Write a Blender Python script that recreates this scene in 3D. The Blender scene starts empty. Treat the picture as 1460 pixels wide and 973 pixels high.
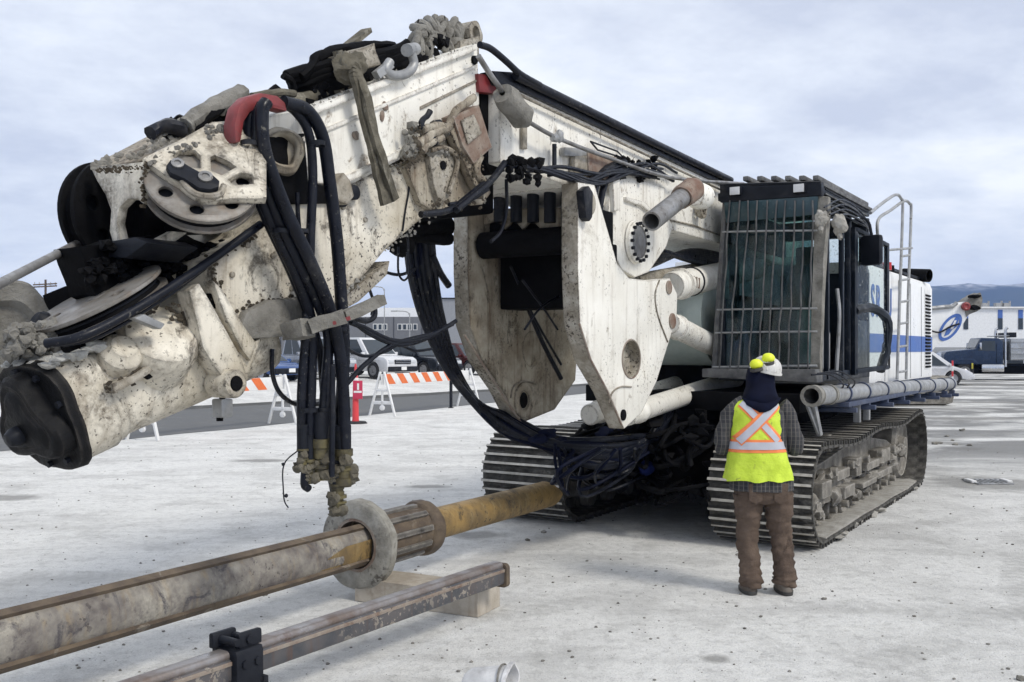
import bpy, bmesh, math, random
from mathutils import Vector, Matrix, noise
from mathutils.geometry import tessellate_polygon
from mathutils.bvhtree import BVHTree
random.seed(7)
R = math.radians
scene = bpy.context.scene
COL = scene.collection

# ------------------------------------------------------------------ camera
H = 1.87; FPX = 1400.0; CU = 730.0; CV = 498.0
cam = bpy.data.cameras.new('camera'); camo = bpy.data.objects.new('camera', cam)
COL.objects.link(camo); scene.camera = camo
camo.location = (0, 0, H); camo.rotation_euler = (R(90), 0, 0)
cam.sensor_width = 36.0; cam.lens = 36.0 * FPX / 1460.0
cam.shift_y = (CV - 486.5) / 1460.0
cam.clip_start = 0.1; cam.clip_end = 20000

# ------------------------------------------------------------------ sky, sun, exposure
SUN_EL = R(45); SUN_AZ = R(128)      # azimuth clockwise from +Y : right, a little behind the camera
w = bpy.data.worlds.new('World'); scene.world = w; w.use_nodes = True
nt = w.node_tree; nt.nodes.clear()
def N(t, **k):
    n = nt.nodes.new(t)
    for a, b in k.items(): setattr(n, a, b)
    return n
out = N('ShaderNodeOutputWorld'); bg = N('ShaderNodeBackground'); bg.inputs[1].default_value = 0.1
sky = N('ShaderNodeTexSky', sky_type='NISHITA', sun_disc=False, sun_elevation=SUN_EL, sun_rotation=SUN_AZ)
sky.dust_density = 2.0
tc = N('ShaderNodeTexCoord'); sep = N('ShaderNodeSeparateXYZ'); nt.links.new(tc.outputs['Generated'], sep.inputs[0])
def MA(op, a, b=None):
    n = N('ShaderNodeMath', operation=op)
    for i, x in enumerate((a, b)):
        if x is None: continue
        if isinstance(x, (int, float)): n.inputs[i].default_value = x
        else: nt.links.new(x, n.inputs[i])
    return n.outputs[0]
den = MA('ADD', MA('ABSOLUTE', sep.outputs[2]), 0.22)
cmb = N('ShaderNodeCombineXYZ')
nt.links.new(MA('DIVIDE', sep.outputs[0], den), cmb.inputs[0])
nt.links.new(MA('DIVIDE', sep.outputs[1], den), cmb.inputs[1])
mp = N('ShaderNodeMapping'); mp.inputs['Rotation'].default_value = (0, 0, R(-25)); mp.inputs['Scale'].default_value = (0.95, 1.05, 1)
mp.inputs['Location'].default_value = (3.3, 1.7, 0)
nt.links.new(cmb.outputs[0], mp.inputs[0])
n1 = N('ShaderNodeTexNoise'); n1.inputs['Scale'].default_value = 0.85; n1.inputs['Detail'].default_value = 7; n1.inputs['Roughness'].default_value = 0.55; n1.inputs['Distortion'].default_value = 0.25
nt.links.new(mp.outputs[0], n1.inputs[0])
n2 = N('ShaderNodeTexNoise'); n2.inputs['Scale'].default_value = 2.6; n2.inputs['Detail'].default_value = 8; n2.inputs['Roughness'].default_value = 0.66
nt.links.new(mp.outputs[0], n2.inputs[0])
cov = N('ShaderNodeValToRGB'); cr = cov.color_ramp
cr.elements[0].position = 0.40; cr.elements[0].color = (4.75, 5.1, 5.95, 1)
cr.elements[1].position = 0.60; cr.elements[1].color = (7.9, 8.05, 8.25, 1)
e = cr.elements.new(0.50); e.color = (6.25, 6.6, 7.2, 1)
mixn = MA('ADD', MA('MULTIPLY', n1.outputs[0], 0.64), MA('MULTIPLY', n2.outputs[0], 0.36))
nt.links.new(mixn, cov.inputs[0])
mx = N('ShaderNodeMix', data_type='RGBA'); mx.inputs[0].default_value = 0.9
nt.links.new(sky.outputs[0], mx.inputs[6]); nt.links.new(cov.outputs[0], mx.inputs[7])
nt.links.new(mx.outputs[2], bg.inputs[0]); nt.links.new(bg.outputs[0], out.inputs[0])

sl = bpy.data.lights.new('sun', 'SUN'); sl.energy = 1.5; sl.angle = R(14); sl.color = (1.0, 0.95, 0.86)
so = bpy.data.objects.new('sun', sl); COL.objects.link(so)
sd = Vector((math.sin(SUN_AZ) * math.cos(SUN_EL), math.cos(SUN_AZ) * math.cos(SUN_EL), math.sin(SUN_EL)))
so.rotation_euler = sd.to_track_quat('Z', 'Y').to_euler()
vs = scene.view_settings; vs.view_transform = 'Standard'; vs.look = 'None'; vs.exposure = 0.62; vs.gamma = 1; vs.use_curve_mapping = False

# ------------------------------------------------------------------ materials
def newmat(name):
    m = bpy.data.materials.new(name); m.use_nodes = True
    t = m.node_tree; t.nodes.clear()
    o = t.nodes.new('ShaderNodeOutputMaterial'); p = t.nodes.new('ShaderNodeBsdfPrincipled')
    t.links.new(p.outputs[0], o.inputs[0])
    return m, t, p
def nd(t, ty, **ins):
    n = t.nodes.new(ty)
    for k, v in ins.items(): n.inputs[k.replace('_', ' ')].default_value = v
    return n
def coords(t, scale=(1, 1, 1), rot=(0, 0, 0)):
    c = t.nodes.new('ShaderNodeTexCoord'); m = t.nodes.new('ShaderNodeMapping')
    m.inputs['Scale'].default_value = scale; m.inputs['Rotation'].default_value = rot
    t.links.new(c.outputs['Object'], m.inputs[0]); return m.outputs[0]
def noise_fac(t, co, scale, lo, hi, detail=6, rough=0.6, dist=0.0):
    n = nd(t, 'ShaderNodeTexNoise', Scale=scale, Detail=detail, Roughness=rough, Distortion=dist)
    t.links.new(co, n.inputs[0])
    mr = nd(t, 'ShaderNodeMapRange'); mr.inputs['From Min'].default_value = lo; mr.inputs['From Max'].default_value = hi
    t.links.new(n.outputs[0], mr.inputs[0]); return mr.outputs[0], n.outputs[0]
def mixc(t, fac, a, b):
    m = t.nodes.new('ShaderNodeMix'); m.data_type = 'RGBA'
    if isinstance(fac, (int, float)): m.inputs[0].default_value = fac
    else: t.links.new(fac, m.inputs[0])
    for i, x in ((6, a), (7, b)):
        if isinstance(x, (tuple, list)): m.inputs[i].default_value = (*x[:3], 1)
        else: t.links.new(x, m.inputs[i])
    return m.outputs[2]
def mul(t, a, k):
    m = t.nodes.new('ShaderNodeMath'); m.operation = 'MULTIPLY'
    t.links.new(a, m.inputs[0])
    if isinstance(k, (int, float)): m.inputs[1].default_value = k
    else: t.links.new(k, m.inputs[1])
    return m.outputs[0]
def bump(t, p, h, strength=0.3, dist=0.01):
    b = nd(t, 'ShaderNodeBump', Strength=strength, Distance=dist); t.links.new(h, b.inputs['Height']); t.links.new(b.outputs[0], p.inputs['Normal'])
def worn(name, base, var, rough=0.6, metal=0.0, scale=6, spot=None, spot_lo=0.63, spot_scale=22, streak=None, streak_k=0.6, dirt=None, dirt_lo=0.5, dirt_k=0.8, bs=0.25, bd=0.006, fine=60, spec=0.5, edge=None, edge_r=0.03, smear=None, smear_lo=0.56):
    """base paint/metal, slow variation, dirt patches, running streaks, chip spots"""
    m, t, p = newmat(name); co = coords(t)
    f, _ = noise_fac(t, co, scale, 0.35, 0.65)
    c = mixc(t, f, base, var)
    if streak:
        cs = coords(t, (9, 9, 0.9)); f2, _ = noise_fac(t, cs, 1.6, 0.52, 0.72, 5, 0.65)
        c = mixc(t, mul(t, f2, streak_k), c, streak)
    if dirt:
        f3, _ = noise_fac(t, co, 2.3, dirt_lo, dirt_lo + 0.2, 8, 0.7, 0.4)
        f3b, _ = noise_fac(t, co, 34, 0.3, 0.6, 4, 0.7)
        c = mixc(t, mul(t, mul(t, f3, dirt_k), f3b), c, dirt)
    if smear:
        f10, _ = noise_fac(t, coords(t, (1.3, 1, 0.75), (0, 0.5, 0)), 4.2, smear_lo, smear_lo + 0.07, 9, 0.68, 1.2); f11, _ = noise_fac(t, co, 55, 0.25, 0.55, 4, 0.7)
        c = mixc(t, mul(t, mul(t, f10, f11), 0.85), c, smear)
    if spot:
        f4, _ = noise_fac(t, co, spot_scale, spot_lo, spot_lo + 0.025, 3, 0.55)
        f5, _ = noise_fac(t, co, 1.7, 0.44, 0.62, 5, 0.65)
        c = mixc(t, mul(t, f4, f5), c, spot)
        f6, _ = noise_fac(t, co, spot_scale * 3.2, 0.68, 0.71, 2, 0.5)
        c = mixc(t, mul(t, mul(t, f6, 0.9), f5), c, spot)
    if edge:
        bv = t.nodes.new('ShaderNodeBevel'); bv.samples = 4; bv.inputs[0].default_value = edge_r
        ge = t.nodes.new('ShaderNodeNewGeometry'); dt = t.nodes.new('ShaderNodeVectorMath'); dt.operation = 'DOT_PRODUCT'
        t.links.new(bv.outputs[0], dt.inputs[0]); t.links.new(ge.outputs['Normal'], dt.inputs[1])
        em = nd(t, 'ShaderNodeMapRange'); em.inputs['From Min'].default_value = 0.995; em.inputs['From Max'].default_value = 0.86; t.links.new(dt.outputs['Value'], em.inputs[0])
        f9, _ = noise_fac(t, co, 16, 0.36, 0.56, 6, 0.75)
        c = mixc(t, mul(t, mul(t, em.outputs[0], f9), 0.95), c, edge)
    t.links.new(c, p.inputs['Base Color'])
    p.inputs['Metallic'].default_value = metal; p.inputs['Specular IOR Level'].default_value = spec
    fr, raw = noise_fac(t, co, fine, 0.2, 0.8, 5, 0.7)
    rr = nd(t, 'ShaderNodeMapRange'); rr.inputs['To Min'].default_value = max(0.05, rough - 0.15); rr.inputs['To Max'].default_value = min(1, rough + 0.15)
    t.links.new(f, rr.inputs[0]); t.links.new(rr.outputs[0], p.inputs['Roughness'])
    bump(t, p, raw, bs, bd)
    return m
M = {}
M['white'] = worn('white_paint_worn', (0.84, 0.82, 0.755), (0.73, 0.705, 0.635), 0.5, 0, 2.5, spot=(0.045, 0.028, 0.02), spot_lo=0.625, spot_scale=34, streak=(0.25, 0.195, 0.135), streak_k=0.38, dirt=(0.16, 0.125, 0.08), dirt_lo=0.56, dirt_k=0.85, edge=(.09,.06,.04), smear=(.20,.15,.10), smear_lo=.60)
M['mastwhite'] = worn('white_paint_grimy', (0.74, 0.695, 0.595), (0.47, 0.42, 0.325), 0.55, 0, 2.2, spot=(0.03, 0.022, 0.016), spot_lo=0.612, spot_scale=46, streak=(0.19, 0.14, 0.09), streak_k=0.6, dirt=(0.10, 0.078, 0.05), dirt_lo=0.455, dirt_k=1.0, edge=(.03,.024,.018), edge_r=.045, smear=(.05,.04,.028), smear_lo=.555)
M['tan'] = worn('mud_stained_paint', (0.44, 0.40, 0.32), (0.25, 0.21, 0.155), 0.7, 0, 3.5, spot=(0.04, 0.028, 0.02), spot_lo=.6, spot_scale=36, streak=(0.11, 0.07, 0.04), streak_k=0.85, dirt=(0.09, 0.066, 0.042), dirt_lo=0.47, dirt_k=.9, edge=(.03,.022,.016), edge_r=.04, smear=(.05,.038,.026), smear_lo=.56)
M['edge'] = worn('chipped_plate_edge', (0.44, 0.41, 0.35), (0.26, 0.23, 0.18), 0.7, 0, 9, edge=(.06,.045,.03), spot=(0.04, 0.03, 0.022), spot_lo=0.56, spot_scale=40, dirt=(0.12, 0.1, 0.07), dirt_lo=0.45, bs=0.5)
M['clean'] = worn('white_housing_paint', (0.78, 0.785, 0.78), (0.70, 0.705, 0.70), 0.4, 0, 1.5, streak=(0.45, 0.44, 0.42), streak_k=0.4)
M['black'] = worn('black_grease', (0.0028, 0.003, 0.004), (0.008, 0.008, 0.009), 0.65, 0, 7, bs=0.6, bd=0.01, fine=25, spec=.06)
M['blacksteel'] = worn('black_painted_steel', (0.008, 0.0095, 0.014), (0.018, 0.02, 0.026), 0.5, 0, 5, dirt=(0.13, 0.12, 0.11), dirt_lo=0.56, dirt_k=0.6, spec=.15)
M['rubber'] = worn('black_rubber_hose', (0.0035, 0.0045, 0.009), (0.008, 0.010, 0.017), 0.4, 0, 14, dirt=(0.075, 0.073, 0.07), dirt_lo=0.54, dirt_k=0.6, bs=0.12, spec=.22, spot=(.12,.115,.1), spot_lo=.66, spot_scale=30)
M['navyhose'] = worn('navy_hose', (0.0025, 0.004, 0.012), (0.004, 0.006, 0.019), 0.55, 0, 9, spec=.08)
M['steel'] = worn('grey_steel', (0.30, 0.30, 0.30), (0.15, 0.145, 0.14), 0.45, 0.4, 7, dirt=(0.09, 0.072, 0.055), dirt_lo=0.48, spot=(0.05, 0.04, 0.03), spot_lo=0.64)
M['sheave'] = worn('worn_sheave_steel', (0.27, 0.255, 0.235), (0.16, 0.148, 0.13), 0.5, 0.2, 5, dirt=(0.07, 0.055, 0.04), dirt_lo=0.5, dirt_k=0.9, streak=(0.2, 0.13, 0.075), streak_k=0.5, edge=(.05,.04,.03))
M['galv'] = worn('galvanised_steel', (0.36, 0.365, 0.365), (0.24, 0.245, 0.25), 0.5, 0.3, 8, dirt=(0.15, 0.14, 0.12), dirt_lo=0.52, spot=(.08,.07,.06), spot_lo=.64)
M['endcap'] = worn('worn_black_casting', (0.004, 0.0045, 0.0055), (0.010, 0.010, 0.011), 0.5, 0, 7, bs=0.6, bd=0.01, fine=25, spec=.12, edge=(.055,.05,.045), edge_r=.03, dirt=(.04,.035,.028), dirt_lo=.6)
M['visor'] = worn('tinted_visor', (0.012, 0.035, 0.045), (0.02, 0.05, 0.06), 0.2, 0, 6, dirt=(.12,.15,.16), dirt_lo=.5)
M['grease'] = worn('brown_grease_crust', (0.03, 0.024, 0.017), (0.075, 0.062, 0.045), 0.75, 0, 20, bs=0.9, bd=.01, fine=60, spec=.2)
M['mud'] = worn('dried_grey_mud', (0.25, 0.24, 0.215), (0.14, 0.132, 0.115), 0.9, 0, 8, bs=0.9, bd=0.02, fine=30, dirt=(0.40, 0.39, 0.36), dirt_lo=0.53)
M['track'] = worn('mud_caked_track_steel', (0.27, 0.252, 0.22), (0.13, 0.12, 0.104), 0.9, 0.0, 6, bs=0.9, bd=0.015, fine=35, dirt=(0.055, 0.05, 0.042), dirt_lo=0.52, dirt_k=0.9, edge=(.45,.43,.39))
M['shoe'] = worn('worn_shaded_track_shoe', (0.085, 0.08, 0.07), (0.03, 0.028, 0.025), 0.8, 0.1, 9, dirt=(0.30, 0.285, 0.25), dirt_lo=0.54, dirt_k=0.8, bs=0.5)  # worn steel, painted darker to carry the shade of the recesses
M['grouser'] = worn('ground_highlit_grouser_steel', (0.52, 0.5, 0.45), (0.34, 0.32, 0.28), 0.5, 0.1, 10, dirt=(0.13, 0.12, 0.1), dirt_lo=0.58)  # worn grouser tops, painted paler so the colour carries their highlights
M['rust'] = worn('rusty_plate', (0.13, 0.062, 0.036), (0.26, 0.21, 0.17), 0.8, 0, 6, spot=(0.04, 0.025, 0.018), bs=0.5, dirt=(.32,.3,.26), dirt_lo=.54, edge=(.3,.28,.24))
M['kelly'] = worn('muddy_kelly_steel', (0.27, 0.25, 0.215), (0.12, 0.105, 0.10), 0.65, 0.1, 7, dirt=(0.44, 0.415, 0.35), dirt_lo=0.46, dirt_k=0.9, streak=(0.27, 0.2, 0.11), streak_k=0.6, bs=0.7, spot=(.06,.05,.05), spot_lo=.63, smear=(.06,.055,.065), smear_lo=.55)
M['kellyrib'] = worn('rusty_kelly_rib', (0.075, 0.053, 0.038), (0.15, 0.115, 0.08), 0.75, 0.1, 8, dirt=(0.035, 0.026, 0.02), dirt_lo=0.5, bs=0.6, smear=(.25,.22,.18), smear_lo=.6)
M['ochre'] = worn('ochre_rusted_tube', (0.31, 0.20, 0.07), (0.17, 0.118, 0.055), 0.7, 0.1, 5, dirt=(0.06, 0.05, 0.042), dirt_lo=0.5, dirt_k=1.0, streak=(0.36, 0.29, 0.16), streak_k=0.5, bs=0.4, spot=(.05,.04,.03), spot_lo=.62, smear=(.03,.028,.026), smear_lo=.58)
M['darkkelly'] = worn('dark_driver_steel', (0.055, 0.05, 0.046), (0.15, 0.138, 0.12), 0.55, 0.3, 9, dirt=(0.26, 0.24, 0.21), dirt_lo=0.54, dirt_k=0.8, edge=(.35,.33,.3), smear=(.02,.018,.016), smear_lo=.57)
M['ring'] = worn('grey_mud_ring', (0.33, 0.32, 0.285), (0.2, 0.19, 0.165), 0.85, 0, 9, bs=0.9, bd=0.012, fine=40, spot=(0.08, 0.07, 0.06), spot_lo=0.58, smear=(.1,.09,.075), smear_lo=.6)
M['bar'] = worn('peeling_square_bar', (0.07, 0.075, 0.085), (0.13, 0.12, 0.12), 0.45, 0.35, 6, spot=(0.34, 0.3, 0.25), spot_lo=0.57, spot_scale=26, streak=(0.14, 0.07, 0.04), streak_k=0.6)
M['bartop'] = worn('bare_scuffed_steel', (0.32, 0.31, 0.31), (0.17, 0.135, 0.115), 0.4, 0.5, 4, dirt=(0.13, 0.07, 0.045), dirt_lo=0.5)
M['timber'] = worn('weathered_timber', (0.47, 0.425, 0.36), (0.33, 0.29, 0.235), 0.85, 0, 5, dirt=(0.12, 0.085, 0.06), dirt_lo=0.55, streak=(0.22, 0.17, 0.12), streak_k=0.4, bs=0.6)
M['red'] = worn('faded_red_paint', (0.24, 0.028, 0.03), (0.15, 0.022, 0.024), 0.5, 0, 8, dirt=(0.07, 0.05, 0.045), dirt_lo=0.52)
M['strap'] = worn('frayed_webbing', (0.15, 0.135, 0.1), (0.075, 0.066, 0.048), 0.95, 0, 12, bs=0.9, bd=0.01, fine=90, dirt=(0.03, 0.027, 0.022), dirt_lo=0.5, smear=(.28,.26,.21), smear_lo=.58)
M['brass'] = worn('grimy_brass_fitting', (0.16, 0.135, 0.06), (0.06, 0.052, 0.035), 0.5, 0.4, 12, dirt=(0.015, 0.015, 0.015), dirt_lo=0.46, dirt_k=1.0, bs=0.5)
M['greenpaint'] = worn('pale_green_paint', (0.40, 0.45, 0.42), (0.30, 0.35, 0.32), 0.5, 0, 4, dirt=(0.1, 0.1, 0.09), dirt_lo=0.55)
M['cabpaint'] = worn('dark_cab_paint', (0.005, 0.008, 0.015), (0.011, 0.016, 0.024), 0.45, 0, 4, dirt=(0.2, 0.2, 0.2), dirt_lo=0.54, dirt_k=0.6, spec=.25)
M['cabgrey'] = worn('dusty_guard_steel', (0.13, 0.13, 0.128), (0.06, 0.06, 0.064), 0.65, 0.1, 9, dirt=(0.30, 0.29, 0.27), dirt_lo=0.52, bs=0.5)
M['blue'] = worn('blue_livery', (0.045, 0.11, 0.36), (0.06, 0.14, 0.4), 0.45, 0, 3)
M['clampblue'] = worn('dull_blue_clamp', (0.025, 0.04, 0.09), (0.05, 0.062, 0.10), 0.55, 0, 8, dirt=(0.2, 0.2, 0.2), dirt_lo=0.56)
M['seat'] = worn('teal_seat_fabric', (0.02, 0.07, 0.075), (0.03, 0.09, 0.09), 0.8, 0, 8)
M['lampglass'] = worn('frosted_lamp', (0.62, 0.63, 0.64), (0.5, 0.5, 0.5), 0.4, 0, 9)
M['yellow'] = worn('yellow_rod', (0.5, 0.45, 0.04), (0.35, 0.3, 0.06), 0.5, 0, 8, dirt=(0.06, 0.06, 0.05), dirt_lo=0.5)
def plain(name, col, rough=0.5, metal=0.0, var=0.12, scale=6):
    return worn(name, col, tuple(max(0, x * (1 - var)) for x in col), rough, metal, scale, bs=0.08)
M['orange'] = plain('orange_reflective', (0.72, 0.16, 0.04), 0.5)
M['plasticwhite'] = plain('white_plastic', (0.74, 0.74, 0.73), 0.5)
M['redplastic'] = plain('red_post_plastic', (0.62, 0.045, 0.05), 0.45)
M['tyre'] = plain('tyre_rubber', (0.018, 0.018, 0.02), 0.8)
M['alloy'] = plain('alloy_rim', (0.35, 0.35, 0.36), 0.35, 0.6)
M['chrome'] = plain('chrome_trim', (0.6, 0.6, 0.6), 0.15, 1.0)
M['glassdark'] = plain('dark_window_glass', (0.03, 0.04, 0.05), 0.06)
M['hlamp'] = plain('headlamp_lens', (0.55, 0.57, 0.6), 0.1)
M['tail'] = plain('red_lamp_lens', (0.5, 0.02, 0.02), 0.15)
M['asphalt'] = worn('old_asphalt', (0.085, 0.088, 0.09), (0.12, 0.122, 0.122), 0.9, 0, 1.2, dirt=(0.25, 0.25, 0.245), dirt_lo=0.55, dirt_k=0.6, bs=0.5, bd=0.01)
M['wood'] = worn('pole_wood', (0.07, 0.05, 0.04), (0.1, 0.075, 0.06), 0.9, 0, 3)
M['vest'] = worn('hivis_yellow', (0.58, 0.74, 0.055), (0.46, 0.60, 0.045), 0.8, 0, 10, spot=(0.2, 0.22, 0.05), spot_lo=0.67, bs=0.8, bd=0.015, fine=9, dirt=(.3,.36,.06), dirt_lo=.55, dirt_k=.6)
M['silver'] = plain('reflective_tape', (0.47, 0.48, 0.53), 0.4, 0.1)
M['vorange'] = plain('vest_orange_tape', (0.85, 0.23, 0.07), 0.6)
M['pants'] = worn('brown_canvas', (0.088, 0.062, 0.047), (0.13, 0.096, 0.074), 0.9, 0, 6, dirt=(0.04, 0.029, 0.024), dirt_lo=0.5, bs=0.9, bd=0.02, fine=13, spec=.2, smear=(.05,.036,.028), smear_lo=.56)
M['navy'] = worn('navy_hood_fabric', (0.004, 0.005, 0.014), (0.008, 0.010, 0.024), 0.95, 0, 9, bs=0.5, bd=.004, fine=30, spec=.1)
M['skin'] = plain('skin', (0.45, 0.27, 0.19), 0.55)
M['boot'] = worn('dusty_boot', (0.075, 0.058, 0.045), (0.15, 0.13, 0.11), 0.8, 0, 9)
M['sole'] = plain('boot_sole', (0.05, 0.048, 0.045), 0.9)
M['helmet'] = worn('scuffed_white_helmet', (0.66, 0.65, 0.62), (0.5, 0.49, 0.46), 0.45, 0, 12, spot=(0.12, 0.11, 0.1), spot_lo=0.62, spot_scale=30)
M['muff'] = plain('earmuff_yellow', (0.72, 0.80, 0.03), 0.5)
def plaid():
    m, t, p = newmat('grey_plaid_flannel'); co = coords(t)
    sx = t.nodes.new('ShaderNodeSeparateXYZ'); t.links.new(co, sx.inputs[0])
    def stripe(o, per, duty):
        a = t.nodes.new('ShaderNodeMath'); a.operation = 'DIVIDE'; t.links.new(o, a.inputs[0]); a.inputs[1].default_value = per
        b = t.nodes.new('ShaderNodeMath'); b.operation = 'FRACT'; t.links.new(a.outputs[0], b.inputs[0])
        c = t.nodes.new('ShaderNodeMath'); c.operation = 'LESS_THAN'; t.links.new(b.outputs[0], c.inputs[0]); c.inputs[1].default_value = duty
        return c.outputs[0]
    c = mixc(t, mul(t, stripe(sx.outputs[0], 0.062, 0.42), 0.55), (0.05, 0.05, 0.052), (0.018, 0.019, 0.023))
    c = mixc(t, mul(t, stripe(sx.outputs[2], 0.062, 0.42), 0.55), c, (0.022, 0.023, 0.028))
    c = mixc(t, mul(t, stripe(sx.outputs[0], 0.031, 0.14), 0.55), c, (0.2, 0.18, 0.155))
    c = mixc(t, mul(t, stripe(sx.outputs[2], 0.031, 0.12), 0.32), c, (0.17, 0.155, 0.135))
    t.links.new(c, p.inputs['Base Color']); p.inputs['Roughness'].default_value = 0.95
    _, raw = noise_fac(t, co, 18, 0, 1); bump(t, p, raw, 0.5, 0.006); return m
M['plaid'] = plaid()
M['palemud'] = worn('pale_dried_mud', (0.40, 0.385, 0.35), (0.27, 0.255, 0.225), 0.95, 0, 8, bs=0.9, bd=0.02, fine=30)
def glass(name, tint, dirt=(0.35, 0.37, 0.36), lo=0.5, k=0.5):
    m, t, p = newmat(name); co = coords(t)
    tr = t.nodes.new('ShaderNodeBsdfTransparent'); tr.inputs[0].default_value = (*tint, 1)
    gl = t.nodes.new('ShaderNodeBsdfGlossy'); gl.inputs['Roughness'].default_value = 0.06
    lw = t.nodes.new('ShaderNodeLayerWeight'); lw.inputs[0].default_value = 0.5; pw = t.nodes.new('ShaderNodeMath'); pw.operation = 'POWER'; t.links.new(lw.outputs['Facing'], pw.inputs[0]); pw.inputs[1].default_value = 4.0
    fr = nd(t, 'ShaderNodeMapRange'); fr.inputs['To Min'].default_value = 0.035; fr.inputs['To Max'].default_value = 0.5; t.links.new(pw.outputs[0], fr.inputs[0])
    a = t.nodes.new('ShaderNodeMixShader'); t.links.new(fr.outputs[0], a.inputs[0]); t.links.new(tr.outputs[0], a.inputs[1]); t.links.new(gl.outputs[0], a.inputs[2])
    p.inputs['Base Color'].default_value = (*dirt, 1); p.inputs['Roughness'].default_value = 0.9
    f, _ = noise_fac(t, coords(t, (3, 3, 1.2)), 2.5, lo, lo + 0.3, 8, 0.7); f2, _ = noise_fac(t, co, 40, 0.62, 0.7, 3)
    mx_ = t.nodes.new('ShaderNodeMath'); mx_.operation = 'MAXIMUM'; t.links.new(mul(t, f, k), mx_.inputs[0]); t.links.new(mul(t, f2, 0.6), mx_.inputs[1])
    b = t.nodes.new('ShaderNodeMixShader'); t.links.new(mx_.outputs[0], b.inputs[0]); t.links.new(a.outputs[0], b.inputs[1]); t.links.new(p.outputs[0], b.inputs[2])
    o = [n for n in t.nodes if n.type == 'OUTPUT_MATERIAL'][0]; t.links.new(b.outputs[0], o.inputs[0]); return m
M['cabglass'] = glass('dirty_green_glass', (0.36, 0.50, 0.50), (0.055, 0.10, 0.12), 0.40, 0.72)
M['doorglass'] = glass('dusty_clear_glass', (0.86, 0.9, 0.89), (0.45, 0.48, 0.47), 0.58, 0.35)

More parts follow.
